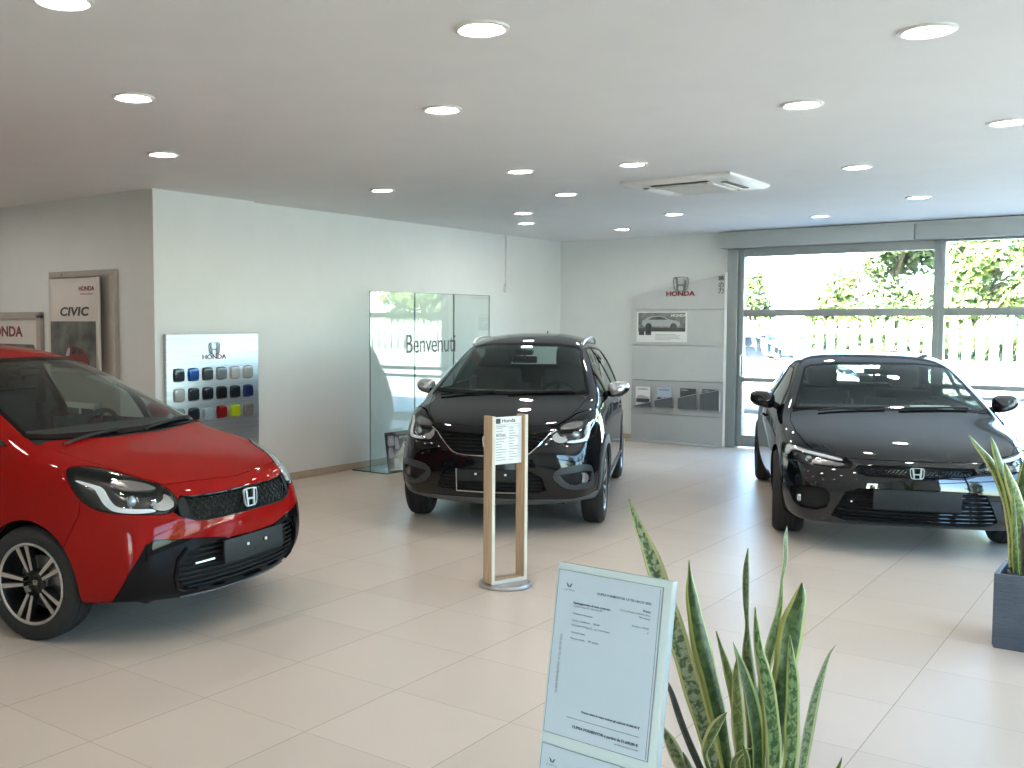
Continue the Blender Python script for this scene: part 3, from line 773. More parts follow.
            f = MB(); e = [qq2 + nn * -.012 for qq2, nn in [q.bvh().find_nearest(Vector((a, sg * b, z_)))[:2] for a, b, z_ in [(.735,.515,.455),(.68,.615,.372),(.545,.752,.385)]]]; f.tube(e, .004, 6); f.build('pod_trim_strip', M['satin'], o)
        # grey cladding: chin, arches, sills
        ch = c.take(region('side', [(1, .10), (1, .262), (.66, .262), (.45, .30), (.30, .30), (.30, .10)], lambda V, N: .33 - V[:, 0], True)); c.part('chin_cladding', ch, 'grey_clad', .02, .006)
        for wx in (0, -2.53):
            for sg in (-1, 1):
                g = lambda V, N, a=wx, q=sg: np.maximum(np.maximum(np.hypot(V[:, 0] - a, V[:, 2] - zc) - (R + .105), .45 - q * V[:, 1]), np.abs(V[:, 0] - a) - .38)
                a_ = c.take(g); c.part('wheel_arch_cladding', a_, 'grey_clad', .02, .012)
        for sg in (-1, 1):
            s_ = c.take(region('side', [(-.25, .1), (-.25, .31), (-2.2, .31), (-2.2, .1)], lambda V, N, q=sg: .4 - q * V[:, 1])); c.part('sill_cladding', s_, 'grey_clad', .02, .010)
        b = MB()
        fr = [c.drape('front', -.265, .49, .012)[0], c.drape('front', -.265, .318, .012)[0], c.drape('front', 0, .315, .012)[0], c.drape('front', .265, .318, .012)[0], c.drape('front', .265, .49, .012)[0]]
        b.tube(fr, .006, 6); b.build('plate_bracket', M['satin'], ib)
        plate_holder(c, .40, .49, .255, .826, -.02, (-.10, .135)); emb = (.815, .705, .125, .102)
    # front bumper, doors
    bp = c.take(region('side', [(.24, .0), (.24, .48), (.335, .69), (.335, .765), (.60, .80), (.64, .826), (1.0, .90), (1.0, 0)], lambda V, N: .2 - V[:, 0]), .0015); c.part('front_bumper', bp, PM, .02)
    doors(c, [[(-.42, .26), (-.40, .80), (-.44, .985), (-1.45, .992), (-1.45, .26)], [(-1.46, .26), (-1.46, .992), (-2.36, 1.0), (-2.33, .75), (-2.18, .52), (-2.03, .26)]], 0, [(-1.28, .86), (-2.16, .88)])
    t = c.take(region('front', [(.58, .80), (.9, .80), (.9, 1.12), (.50, 1.12)], lambda V, N: V[:, 0] + 2.92, True), .002); c.part('tail_light', t, 'taillamp', .02)
    finish(c); lining(c, .05, 1.012, ((0, zc), (-2.53, zc)), R)
    underbody(c, .80, .55, -3.0, (0, -2.53), R - dz)
    e = MB(); p, n = c.drape('front', 0, emb[1], .006); emblem(e, frame_mtx((p.x + .004, 0, emb[1]), (0, 1, 0), (-.08, 0, 1)), emb[2], emb[3], .010); e.build('bonnet_emblem', M['badge'], c.root)
    common_cabin(c, -.08, 1.04, .60, (-.72, .36, .93), (-1.42, -2.32), (-.98, 1.285), 'seat' if red else 'seat_grey')
    for sg in (-1, 1): wing_mirror(c, (-.68, .885, 1.045), (.13, .19, .15), 'silver_shell' if not red else PM, sg)
    wiper(c, [(-.01, .05), (-.06, .25), (-.115, .50), (-.14, .60)] if red else [(-.02, .0), (-.06, .25), (-.10, .46), (-.12, .56)]); wiper(c, [(.0, -.58), (-.03, -.35), (-.05, -.12)])
    an = MB(); an.tube([c.drape('top', -2.6, 0, 0)[0], c.drape('top', -2.66, 0, .05)[0]], [.012, .006], 8); an.build('roof_aerial', M['trim'], c.root)
    if not red:
        for sg in (-1, 1):
            rl = MB(); xs = np.linspace(-1.12, -2.65, 22); l = []
            for i, x in enumerate(xs):
                t = i / 21; l.append(c.drape('top', x, .515 - .01 * t, .008 + .042 * min(1, math.sin(math.pi * t) ** .5), sg)[0])
            rl.tube(l, .013, 8); rl.build('roof_rail', M['satin'], c.root)
    if dz:
        for ch in c.root.children:
            if ch.type == 'MESH': ch.location.z += dz
    put_wheels(c.root, wheel_proto('j', R, .185, .214, 'twin' if red else 'ten', M['machined']), [(0, -.742, .10 if red else 0), (0, .742, .10 if red else 0), (-2.53, -.735, 0), (-2.53, .735, 0)], R)
    return c.root

def civic(name):
    c = Car(name, civic_cage, 4); c.bodym = M['saloon']; R = .327
    glazing(c, [(-.5, .965), (.3, .966), (.55, .962), (.70, .955), (.715, .968), (.69, 1.03), (.585, 1.268), (.53, 1.292), (.3, 1.315), (-.5, 1.322)],
            [('side_window', [(-.66, .955), (-1.60, .965), (-1.60, 1.245), (-1.27, 1.235), (-.86, 1.08)]),
             ('side_window', [(-1.70, .965), (-2.55, .99), (-2.66, 1.06), (-2.35, 1.20), (-1.70, 1.25)])],
            [(-.52, .935), (-1.65, .942), (-2.6, .97), (-2.8, 1.05), (-2.4, 1.225), (-1.7, 1.272), (-1.25, 1.258), (-.80, 1.10)],
            [(0, 1.03), (.50, 1.03), (.48, 1.24), (0, 1.27)], .016, (0, 1))
    for wx in (0, -2.735):
        c.take(lambda V, N, a=wx: np.maximum(np.hypot(V[:, 0] - a, V[:, 2] - R) - (R + .035), .5 - np.abs(V[:, 1])))
    outline = [(.187,.845,.712),(.318,.792,.748),(.59,.623,.724),(.73,.444,.692),(.779,.385,.648),(.777,.448,.616),(.7,.602,.624),(.477,.791,.630),(.291,.84,.648)]
    drl = [(.24,.835,.725),(.33,.785,.742),(.59,.623,.719),(.72,.46,.69),(.72,.47,.676),(.59,.635,.703),(.36,.79,.722),(.32,.81,.66),(.29,.82,.66)]
    headlights(c, 45, outline, drl, [((.56,.69,.675), .024), ((.64,.61,.668), .024), ((.71,.52,.660), .02)], [('inner_reflector', [(.60,.65,.69),(.74,.44,.668),(.745,.47,.64),(.62,.67,.645)], 'lampgrey', -.03)])
    seam = [(.812,-.02),(.808,.12),(.795,.25),(.768,.38),(.74,.45),(.60,.64),(.45,.70),(.2,.745),(-.1,.765),(-.29,.745),(-.27,.65),(-.22,.4),(-.19,.2),(-.185,-.02)]
    h = c.take(region('top', seam, lambda V, N: .69 - V[:, 2], True), .0025); c.part('bonnet', h, 'saloon', .02)
    s_ = c.take(region('top', [(-.18,-.02),(-.185,.2),(-.215,.4),(-.265,.64),(-.28,.73),(-.42,.72),(-.5,.3),(-.5,-.02)], lambda V, N: np.maximum(.86 - V[:, 2], V[:, 2] - .985), True)); c.part('scuttle_panel', s_, 'trim', .01, -.008)
    # slim upper grille
    up = [(-.01,.585),(.30,.580),(.36,.595),(.385,.625),(.37,.648),(.25,.652),(-.01,.655)]
    g = c.take(region('front', up, lambda V, N: .5 - V[:, 0], True), .002); gr = c.bowl('upper_grille', g, .03, 'void', c.root)
    lattice(c, 'grille_mesh', lambda y: .585, lambda y: .650, .36, .026, -.012, .0035, 'gloss_black', gr)
    b = MB(); b.tube(c.fullline('front', [(0, .588), (.30, .583), (.37, .60)], .0), .008, 6); b.build('grille_lower_edge', M['gloss_black'], gr)
    # lower intake with slats, side vents with fog lamps
    lw = [(-.01,.502),(.36,.490),(.45,.462),(.49,.38),(.535,.275),(.45,.245),(-.01,.240)]
    i = c.take(region('front', lw, lambda V, N: .5 - V[:, 0], True), .0015); ib = c.bowl('lower_grille', i, .05, 'void', c.root)
    c.bars('grille_slat', 'front', np.arange(.265, .49, .031), lambda q: float(np.interp(q, [.24, .275, .38, .462, .49], [.44, .53, .485, .445, .37])), -.012, .0075, 'gloss_black', ib)
    vent = [(.50,.80,.425),(.66,.72,.47),(.755,.58,.475),(.775,.53,.42),(.745,.575,.30),(.60,.755,.305)]
    v = c.take(region(40, smoothpoly(P3(40, vent), 1), lambda V, N: .3 - V[:, 0], True), .0015)
    for sg in (-1, 1):
        k = (v.V[v.T][:, :, 1].mean(1) * sg) > 0; q = Surf(v.V, v.N, v.T[k]).clean(); o = c.bowl('side_vent', q, .03, 'trim', c.root)
        qq, n = q.bvh().find_nearest(Vector((.625, sg * .755, .37)))[:2]; mt = Matrix.Translation(qq - Vector(n) * .022) @ Vector((1, sg * .35, 0)).to_track_quat('Z', 'Y').to_matrix().to_4x4()
        f = MB(); f.box((0, 0, 0), (.03, .055, .02), mt, .008); f.build('fog_lamp', M['bulb'], o)
    bp = c.take(region('side', [(.26, .0), (.26, .45), (.36, .60), (.36, .68), (.70, .70), (.76, .72), (1.1, .80), (1.1, 0)], lambda V, N: .2 - V[:, 0]), .0015); c.part('front_bumper', bp, 'saloon', .02)
    doors(c, [[(-.45, .25), (-.43, .7), (-.50, .92), (-1.66, .938), (-1.66, .25)], [(-1.67, .25), (-1.67, .938), (-2.62, .965), (-2.55, .75), (-2.38, .55), (-2.25, .25)]], 0, [(-1.48, .80), (-2.38, .83)])
    t = c.take(region('front', [(.40, .78), (.95, .78), (.95, .93), (.36, .93)], lambda V, N: V[:, 0] + 3.3, True), .002); c.part('tail_light', t, 'taillamp', .02)
    finish(c); lining(c, -.05, .95, ((0, R), (-2.735, R)), R); underbody(c, .86, .6, -3.4, (0, -2.735), R)
    p, n = c.drape('front', 0, .612, .004); e = MB(); emblem(e, frame_mtx((p.x + .004, 0, .612), (0, 1, 0), (-.12, 0, 1)), .098, .080, .010); e.build('bonnet_emblem', M['badge'], c.root)
    plate_holder(c, .355, .495, .28, .886, .02, ())
    common_cabin(c, -.30, .975, .46, (-.92, .37, .84), (-1.65, -2.45), (-1.16, 1.165), 'seat')
    for sg in (-1, 1): wing_mirror(c, (-.78, .945, 1.000), (.13, .21, .165), 'saloon', sg)
    wiper(c, [(-.20, .05), (-.24, .3), (-.30, .56)]); wiper(c, [(-.19, -.55), (-.20, -.3), (-.215, -.05)])
    sh = MB(); sh.grid([[(-.33 - .13 * a, .17 + .30 * b, .972 + .02 * a + .004 * math.sin(b * 3)) for b in np.linspace(0, 1, 6)] for a in np.linspace(0, 1, 4)]); sh.build('windscreen_notice', M['paper'], c.root)
    put_wheels(c.root, wheel_proto('c', R, .235, .236, 'ten', M['alloy_black']), [(0, -.775, -.06), (0, .775, -.06), (-2.735, -.785, 0), (-2.735, .785, 0)], R)
    return c.root
LEAVES_FRONT = [
    ('pale', [(-1.146, 2.4, 1.204, 0.0026), (-1.119, 2.391, 1.148, 0.0116), (-1.076, 2.392, 1.055, 0.0217), (-1.031, 2.392, 0.934, 0.0253), (-0.987, 2.392, 0.814, 0.0251), (-0.942, 2.392, 0.683, 0.0225), (-0.885, 2.397, 0.506, 0.0149)]),
    ('dark', [(-1.009, 2.469, 1.051, 0.0013), (-1.003, 2.461, 1.014, 0.0064), (-0.991, 2.455, 0.952, 0.0192), (-0.968, 2.454, 0.853, 0.028), (-0.941, 2.457, 0.754, 0.0292), (-0.911, 2.46, 0.631, 0.0253), (-0.88, 2.461, 0.458, 0.0151)]),
    ('dull', [(-0.911, 2.623, 1.068, 0.0013), (-0.909, 2.606, 1.013, 0.0079), (-0.903, 2.591, 0.938, 0.0078), (-0.894, 2.578, 0.876, 0.0052), (-0.888, 2.564, 0.815, 0.0116), (-0.877, 2.552, 0.741, 0.018), (-0.863, 2.541, 0.643, 0.0167), (-0.852, 2.52, 0.443, 0.0115)]),
    ('stem', [(-0.845, 2.73, 1.118, 0.0013), (-0.844, 2.713, 1.083, 0.0093), (-0.839, 2.699, 1.032, 0.0093), (-0.84, 2.681, 0.988, 0.0053), (-0.837, 2.667, 0.959, 0.0066), (-0.836, 2.65, 0.91, 0.0118), (-0.844, 2.624, 0.835, 0.0156), (-0.85, 2.6, 0.773, 0.0156), (-0.858, 2.57, 0.635, 0.0142), (-0.863, 2.536, 0.434, 0.0103)]),
    ('dark', [(-0.772, 2.625, 0.997, 0.0026), (-0.771, 2.61, 0.961, 0.0178), (-0.78, 2.585, 0.896, 0.0304), (-0.785, 2.562, 0.81, 0.0328), (-0.789, 2.539, 0.713, 0.0302), (-0.791, 2.516, 0.605, 0.025), (-0.8, 2.485, 0.447, 0.0162)]),
    ('green', [(-0.742, 2.438, 0.914, 0.0012), (-0.741, 2.446, 0.863, 0.0084), (-0.737, 2.453, 0.788, 0.0157), (-0.738, 2.456, 0.701, 0.0181), (-0.74, 2.456, 0.589, 0.017), (-0.757, 2.442, 0.451, 0.0122)]),
    ('grey', [(-0.676, 2.588, 0.864, 0.0012), (-0.689, 2.576, 0.839, 0.0074), (-0.702, 2.561, 0.79, 0.0136), (-0.714, 2.548, 0.728, 0.0198), (-0.724, 2.533, 0.642, 0.0186), (-0.734, 2.518, 0.543, 0.0149), (-0.757, 2.491, 0.419, 0.0111)]),
    ('green', [(-0.817, 2.41, 0.975, 0.0012), (-0.815, 2.414, 0.93, 0.0061), (-0.809, 2.421, 0.868, 0.0121), (-0.795, 2.433, 0.794, 0.017), (-0.783, 2.441, 0.707, 0.0195), (-0.775, 2.445, 0.595, 0.0183), (-0.783, 2.435, 0.459, 0.0135)]),
    ('olive', [(-0.904, 2.388, 0.905, 0.0012), (-0.896, 2.396, 0.869, 0.0049), (-0.882, 2.408, 0.811, 0.0099), (-0.869, 2.417, 0.744, 0.0111), (-0.858, 2.425, 0.656, 0.0111), (-0.841, 2.43, 0.481, 0.0087)]),
    ('dark', [(-0.884, 2.451, 0.865, 0.0012), (-0.876, 2.457, 0.832, 0.01), (-0.858, 2.469, 0.769, 0.0187), (-0.843, 2.478, 0.706, 0.0225), (-0.83, 2.484, 0.618, 0.0213), (-0.825, 2.478, 0.455, 0.0138)]),
    ('cream', [(-0.854, 2.397, 0.848, 0.0012), (-0.857, 2.401, 0.801, 0.0086), (-0.855, 2.406, 0.738, 0.0147), (-0.851, 2.413, 0.649, 0.016), (-0.835, 2.421, 0.474, 0.0111)]),
    ('cream', [(-0.854, 2.337, 0.729, 0.0012), (-0.866, 2.337, 0.712, 0.0096), (-0.883, 2.332, 0.68, 0.0157), (-0.898, 2.327, 0.64, 0.0133), (-0.904, 2.331, 0.61, 0.0061), (-0.892, 2.347, 0.56, 0.0061), (-0.847, 2.385, 0.459, 0.0049)]),
    ('purple', [(-1.078, 2.468, 0.742, 0.0013), (-1.051, 2.46, 0.702, 0.0078), (-1.02, 2.454, 0.632, 0.0104), (-0.99, 2.448, 0.575, 0.0103), (-0.953, 2.446, 0.507, 0.0089), (-0.896, 2.455, 0.377, 0.0076)]),
    ('grey', [(-0.988, 2.255, 0.698, 0.0012), (-0.975, 2.275, 0.655, 0.0146), (-0.958, 2.297, 0.597, 0.0195), (-0.928, 2.326, 0.52, 0.0171), (-0.878, 2.37, 0.405, 0.011)]),
    ('dull', [(-0.926, 2.249, 0.642, 0.0012), (-0.923, 2.273, 0.603, 0.0084), (-0.909, 2.304, 0.534, 0.0121), (-0.867, 2.354, 0.415, 0.0085)]),
    ('dark', [(-0.654, 2.584, 0.587, 0.0012), (-0.661, 2.576, 0.56, 0.0062), (-0.684, 2.554, 0.506, 0.0111), (-0.748, 2.495, 0.395, 0.0087)]),
    ('cream', [(-1.025, 2.591, 0.808, 0.0013), (-0.998, 2.569, 0.75, 0.0107), (-0.972, 2.547, 0.695, 0.0158), (-0.942, 2.527, 0.628, 0.0169), (-0.893, 2.513, 0.434, 0.0116)]),
    ('olive', [(-0.848, 2.529, 0.858, 0.0013), (-0.839, 2.526, 0.809, 0.0063), (-0.828, 2.522, 0.735, 0.0101), (-0.823, 2.513, 0.636, 0.0113), (-0.823, 2.493, 0.462, 0.0088)]),
    ('cream', [(-0.789, 2.332, 0.66, 0.0012), (-0.808, 2.335, 0.649, 0.0059), (-0.828, 2.337, 0.626, 0.0072), (-0.839, 2.344, 0.588, 0.0072), (-0.827, 2.363, 0.461, 0.006)]),
    ('olive', [(-0.803, 2.297, 0.682, 0.0012), (-0.802, 2.324, 0.642, 0.0059), (-0.804, 2.348, 0.585, 0.0071), (-0.804, 2.368, 0.466, 0.0072)]),
]
LEAVES_SIDE = [
    ('cream', [(-0.925, 5.966, 1.073, 0.0026), (-0.884, 5.998, 1.009, 0.0158), (-0.832, 6.036, 0.93, 0.0236), (-0.787, 6.068, 0.825, 0.0237), (-0.754, 6.088, 0.704, 0.021), (-0.732, 6.097, 0.545, 0.0184), (-0.712, 6.101, 0.334, 0.0184)]),
    ('dark', [(-0.825, 5.993, 1.067, 0.0026), (-0.808, 6.01, 1.004, 0.0183), (-0.78, 6.032, 0.904, 0.0287), (-0.748, 6.057, 0.778, 0.0288), (-0.723, 6.073, 0.63, 0.0262), (-0.705, 6.083, 0.472, 0.0236), (-0.697, 6.087, 0.324, 0.0184)]),
    ('cream', [(-0.758, 5.959, 0.945, 0.0026), (-0.738, 5.994, 0.86, 0.0233), (-0.699, 6.039, 0.717, 0.0363), (-0.679, 6.068, 0.557, 0.0339), (-0.673, 6.08, 0.329, 0.0235)]),
    ('dark', [(-0.696, 6.263, 0.955, 0.0027), (-0.698, 6.238, 0.823, 0.032), (-0.7, 6.212, 0.665, 0.0426), (-0.683, 6.199, 0.481, 0.0346), (-0.667, 6.185, 0.309, 0.0239)]),
    ('olive', [(-0.707, 5.863, 0.818, 0.0025), (-0.702, 5.922, 0.708, 0.0153), (-0.699, 5.975, 0.544, 0.0206), (-0.686, 6.032, 0.326, 0.0182)]),
    ('pale', [(-0.628, 6.196, 1.047, 0.0026), (-0.64, 6.187, 0.888, 0.0342), (-0.649, 6.174, 0.65, 0.0395), (-0.652, 6.171, 0.464, 0.0317), (-0.652, 6.172, 0.314, 0.0238)]),
    ('green', [(-0.562, 6.109, 0.904, 0.0026), (-0.585, 6.115, 0.771, 0.031), (-0.614, 6.112, 0.585, 0.0364), (-0.623, 6.118, 0.318, 0.0235)]),
    ('purple', [(-0.655, 5.829, 0.676, 0.0025), (-0.648, 5.919, 0.535, 0.0203), (-0.639, 6.007, 0.349, 0.0206)]),
]
# ================================================================= the place
HC, XL, XP, YB, YP, XR, YF = 2.862, -7.5, -7.42, 13.3, 5.79, 2.6, -3.6
rnd = random.Random(4)

def tag(o, label, cat, group=None, kind=None):
    o['label'] = label; o['category'] = cat
    if group: o['group'] = group
    if kind: o['kind'] = kind
    return o
def thing(name, loc, label, cat, group=None, rz=0):
    o = bpy.data.objects.new(name, None); COL.objects.link(o); o.location = loc; o.rotation_euler = (0, 0, rz); o.empty_display_size = .2
    return tag(o, label, cat, group)
def struct(o, label=None, cat=None):
    o['kind'] = 'structure'
    if label: o['label'] = label
    if cat: o['category'] = cat
    return o
def text_mesh(s, size, extr=.0006, align='LEFT', bold=0.0, sx=1.0, spacing=1.0, shear=0.0, valign='CENTER'):
    cu = bpy.data.curves.new('t', 'FONT'); cu.body = s; cu.size = size; cu.extrude = extr; cu.align_x = align; cu.align_y = valign
    cu.offset = bold; cu.space_character = spacing; cu.shear = shear; cu.resolution_u = 3
    o = bpy.data.objects.new('t', cu); COL.objects.link(o)
    dg = bpy.context.evaluated_depsgraph_get(); me = bpy.data.meshes.new_from_object(o.evaluated_get(dg)); bpy.data.objects.remove(o)
    V = [(v.co.x * sx, v.co.y, v.co.z) for v in me.vertices]; F = [tuple(p.vertices) for p in me.polygons]; bpy.data.meshes.remove(me)
    return V, F
def lettering(name, items, m, parent):
    """items: (text, matrix, kwargs) -> one mesh"""
    mb = MB()
    for s, mt, kw in items:
        V, F = text_mesh(s, **kw); mb.add(V, F, False, mt)
    return mb.build(name, m, parent)

# ---------------------------------------------------------------- materials
def tile_mat():
    m = mat('cream_floor_tiles', (.5, .45, .38), .25, spec=.28); nt = m.node_tree; b = nt.nodes['Principled BSDF']; L = nt.links.new
    g = nt.nodes.new('ShaderNodeNewGeometry'); sp = nt.nodes.new('ShaderNodeSeparateXYZ'); L(g.outputs['Position'], sp.inputs[0])
    def math_(op, a, bb=None, c=None):
        n = nt.nodes.new('ShaderNodeMath'); n.operation = op
        for i, v in enumerate((a, bb, c)):
            if v is None: continue
            if isinstance(v, (int, float)): n.inputs[i].default_value = v
            else: L(v, n.inputs[i])
        return n.outputs[0]
    u = math_('DIVIDE', math_('ADD', sp.outputs[0], .98), .607); v = math_('DIVIDE', math_('SUBTRACT', sp.outputs[1], 2.907), .595)
    du = math_('PINGPONG', u, .5); dv = math_('PINGPONG', v, .5)
    gx = math_('LESS_THAN', du, .0035); gy = math_('LESS_THAN', dv, .0028); gr = math_('MAXIMUM', gx, math_('MULTIPLY', gy, .8))
    cb = nt.nodes.new('ShaderNodeCombineXYZ'); L(math_('FLOOR', u), cb.inputs[0]); L(math_('FLOOR', v), cb.inputs[1])
    wn = nt.nodes.new('ShaderNodeTexWhiteNoise'); wn.noise_dimensions = '2D'; L(cb.outputs[0], wn.inputs['Vector'])
    n = nt.nodes.new('ShaderNodeTexNoise'); n.inputs['Scale'].default_value = 1.3; n.inputs['Detail'].default_value = 2; L(g.outputs['Position'], n.inputs['Vector'])
    f = math_('ADD', math_('MULTIPLY', wn.outputs['Value'], .5), math_('MULTIPLY', n.outputs['Fac'], .5))
    r = nt.nodes.new('ShaderNodeValToRGB'); r.color_ramp.elements[0].position = .25; r.color_ramp.elements[1].position = .8
    r.color_ramp.elements[0].color = (.555, .48, .402, 1); r.color_ramp.elements[1].color = (.61, .53, .447, 1); L(f, r.inputs[0])
    mx = nt.nodes.new('ShaderNodeMix'); mx.data_type = 'RGBA'; L(gr, mx.inputs[0]); L(r.outputs[0], mx.inputs[6]); mx.inputs[7].default_value = (.36, .30, .25, 1)
    L(mx.outputs[2], b.inputs['Base Color'])
    L(math_('ADD', math_('MULTIPLY', gr, .3), .36), b.inputs['Roughness'])
    return m
M['tile'] = tile_mat()
M['wall'] = noise_mat('white_wall_paint', (.71, .74, .735), (.73, .76, .755), 3, .85, bump=.03, bscale=160)
M['ceil'] = noise_mat('white_ceiling_paint', (.73, .735, .745), (.75, .755, .765), 3, .9)
M['skirt'] = noise_mat('beige_skirting_tile', (.40, .33, .25), (.45, .375, .29), 6, .4)
M['alu'] = noise_mat('grey_green_aluminium', (.26, .29, .29), (.28, .31, .31), 5, .4, .35)
M['blindbox'] = noise_mat('pale_grey_blind_box', (.40, .43, .43), (.42, .45, .45), 4, .5)
M['pane'] = glass_mat('window_glass', (.88, .965, .975), 1.0)
M['edge_glass'] = glass_mat('green_display_glass', (.955, .985, .97), 1.7)
M['glass_edge'] = mat('dark_green_glass_edge', (.03, .09, .07), .15)
M['white_plastic'] = mat('white_plastic', (.78, .78, .77), .4)
M['ac_white'] = mat('ac_white_plastic', (.82, .82, .80), .35)
M['dark_slot'] = mat('dark_slot', (.10, .10, .10), .7)
M['lamp'] = mat('lit_lamp_diffuser', (1.0, .905, .83), .4, emit=108)
M['lamp_ring'] = mat('white_lamp_ring', (.75, .75, .73), .35)
M['steel'] = noise_mat('brushed_silver_panel', (.50, .52, .54), (.60, .62, .64), 6, .34, .85, stretch=(1, .15, 14))
M['text_red'] = mat('dark_red_lettering', (.17, .018, .022), .4)
M['badge_grey'] = mat('grey_chrome_badge', (.30, .31, .32), .22, .9)
M['text_dark'] = mat('dark_grey_lettering', (.05, .052, .055), .5)
M['text_blue'] = mat('navy_print', (.05, .07, .13), .6)
M['text_grey'] = mat('grey_print', (.22, .25, .30), .6)
M['stand_grey'] = noise_mat('pale_grey_display_board', (.50, .52, .52), (.52, .54, .54), 5, .5)
M['stand_low'] = noise_mat('mid_grey_display_board', (.40, .42, .43), (.42, .44, .45), 5, .5)
M['white_edge'] = mat('white_board_edge', (.8, .82, .82), .4)
M['holder'] = mat('smoked_brochure_pocket', (.10, .115, .125), .25)
M['photo_sky'] = noise_mat('printed_photo_backdrop', (.10, .12, .12), (.24, .25, .23), 14, .35)
M['photo_ground'] = mat('printed_photo_ground', (.05, .055, .06), .35)
M['photo_car'] = mat('printed_silver_car', (.42, .44, .46), .35)
M['photo_red'] = mat('printed_dark_red_car', (.16, .02, .02), .4)
M['photo_dark'] = noise_mat('printed_dark_picture', (.05, .055, .05), (.17, .18, .165), 5, .4)
M['glossdark'] = noise_mat('printed_black_photo', (.03, .035, .04), (.10, .11, .12), 9, .25)
M['photo_lite'] = noise_mat('printed_pale_detail', (.30, .33, .36), (.45, .48, .50), 12, .3)
M['wood'] = noise_mat('light_oak', (.40, .29, .19), (.50, .38, .26), 5, .5, stretch=(12, 12, 1))
M['pale_edge'] = noise_mat('pale_beech_edge', (.66, .60, .50), (.72, .66, .56), 8, .5)
M['base_steel'] = mat('brushed_steel_base', (.46, .46, .45), .32, .8)
M['frame_grey'] = noise_mat('grey_brown_board_frame', (.36, .33, .30), (.39, .36, .33), 5, .5)
M['banner'] = noise_mat('off_white_banner', (.62, .59, .56), (.65, .62, .59), 3, .55)
M['acryl'] = mat('white_acrylic_edge', (.54, .64, .69), .2, spec=.6)
M['sheet'] = noise_mat('bluish_white_sheet', (.44, .53, .65), (.47, .56, .68), 2, .35)
M['box'] = noise_mat('blue_grey_ribbed_planter', (.055, .072, .10), (.08, .10, .135), 30, .55, bump=.6, bscale=60, stretch=(.3, .3, 6))
M['soil'] = noise_mat('potting_soil', (.02, .015, .01), (.05, .035, .025), 60, .95, bump=.5)
M['pot'] = mat('black_nursery_pot', (.02, .022, .022), .5)
M['asphalt'] = noise_mat('light_grey_paving', (.30, .30, .29), (.36, .36, .35), 2, .9, bump=.1, bscale=40)
M['fence'] = noise_mat('white_concrete_fence', (.78, .78, .76), (.84, .84, .82), 2, .8)
M['bark'] = noise_mat('tree_bark', (.09, .065, .045), (.17, .13, .09), 12, .9, bump=.5)
M['roofslab'] = mat('flat_roof', (.4, .4, .38), .9)
M['render'] = noise_mat('pale_house_wall', (.68, .66, .60), (.74, .72, .66), 1, .85)
M['shutter'] = mat('blue_grey_shutter', (.25, .35, .42), .6)
M['grass'] = noise_mat('lawn', (.07, .13, .03), (.14, .21, .06), 3, .95)
M['hedge_green'] = mat('hedge_green', (.1, .2, .05), .7)

def leaf_mat(name, dark, mid, edge, bands):
    """banded snake-plant leaf; u runs across (0..1), v along"""
    m = mat(name, mid, .38); nt = m.node_tree; b = nt.nodes['Principled BSDF']; L = nt.links.new
    uv = nt.nodes.new('ShaderNodeTexCoord'); mp = nt.nodes.new('ShaderNodeMapping'); mp.inputs['Scale'].default_value = (3.2, bands * 2.4, 1); L(uv.outputs['UV'], mp.inputs[0])
    n = nt.nodes.new('ShaderNodeTexNoise'); n.inputs['Scale'].default_value = 1.0; n.inputs['Detail'].default_value = 4; n.inputs['Distortion'].default_value = .8; L(mp.outputs[0], n.inputs['Vector'])
    r = nt.nodes.new('ShaderNodeValToRGB'); r.color_ramp.elements[0].position = .42; r.color_ramp.elements[1].position = .58
    r.color_ramp.elements[0].color = (*dark, 1); r.color_ramp.elements[1].color = (*mid, 1); L(n.outputs['Fac'], r.inputs[0])
    sp = nt.nodes.new('ShaderNodeSeparateXYZ'); L(uv.outputs['UV'], sp.inputs[0])
    a = nt.nodes.new('ShaderNodeMath'); a.operation = 'SUBTRACT'; a.inputs[1].default_value = .5; L(sp.outputs[0], a.inputs[0])
    q = nt.nodes.new('ShaderNodeMath'); q.operation = 'ABSOLUTE'; L(a.outputs[0], q.inputs[0])
    e = nt.nodes.new('ShaderNodeMapRange'); e.inputs[1].default_value = .31; e.inputs[2].default_value = .36; L(q.outputs[0], e.inputs[0])
    mx = nt.nodes.new('ShaderNodeMix'); mx.data_type = 'RGBA'; L(e.outputs[0], mx.inputs[0]); L(r.outputs[0], mx.inputs[6]); mx.inputs[7].default_value = (*edge, 1)
    L(mx.outputs[2], b.inputs['Base Color']); return m
LEAF = {'pale': leaf_mat('pale_banded_leaf', (.06, .11, .04), (.33, .38, .24), (.52, .52, .20), 26),
        'dark': leaf_mat('dark_banded_leaf', (.025, .065, .014), (.075, .14, .04), (.42, .47, .14), 20),
        'dull': leaf_mat('dull_banded_leaf', (.05, .085, .03), (.17, .22, .10), (.25, .29, .12), 24),
        'green': leaf_mat('fresh_banded_leaf', (.035, .10, .03), (.20, .32, .15), (.48, .51, .20), 22),
        'grey': leaf_mat('grey_green_leaf', (.075, .12, .05), (.24, .29, .16), (.42, .45, .22), 34),
        'olive': leaf_mat('olive_leaf', (.055, .09, .02), (.15, .19, .06), (.37, .39, .12), 16),
        'cream': leaf_mat('cream_edged_leaf', (.07, .12, .03), (.20, .25, .09), (.56, .55, .25), 22),
        'purple': leaf_mat('dark_stem_leaf', (.03, .03, .02), (.08, .075, .05), (.09, .085, .06), 10),
        'stem': leaf_mat('slim_yellowed_leaf', (.08, .12, .03), (.17, .22, .08), (.52, .53, .19), 20)}

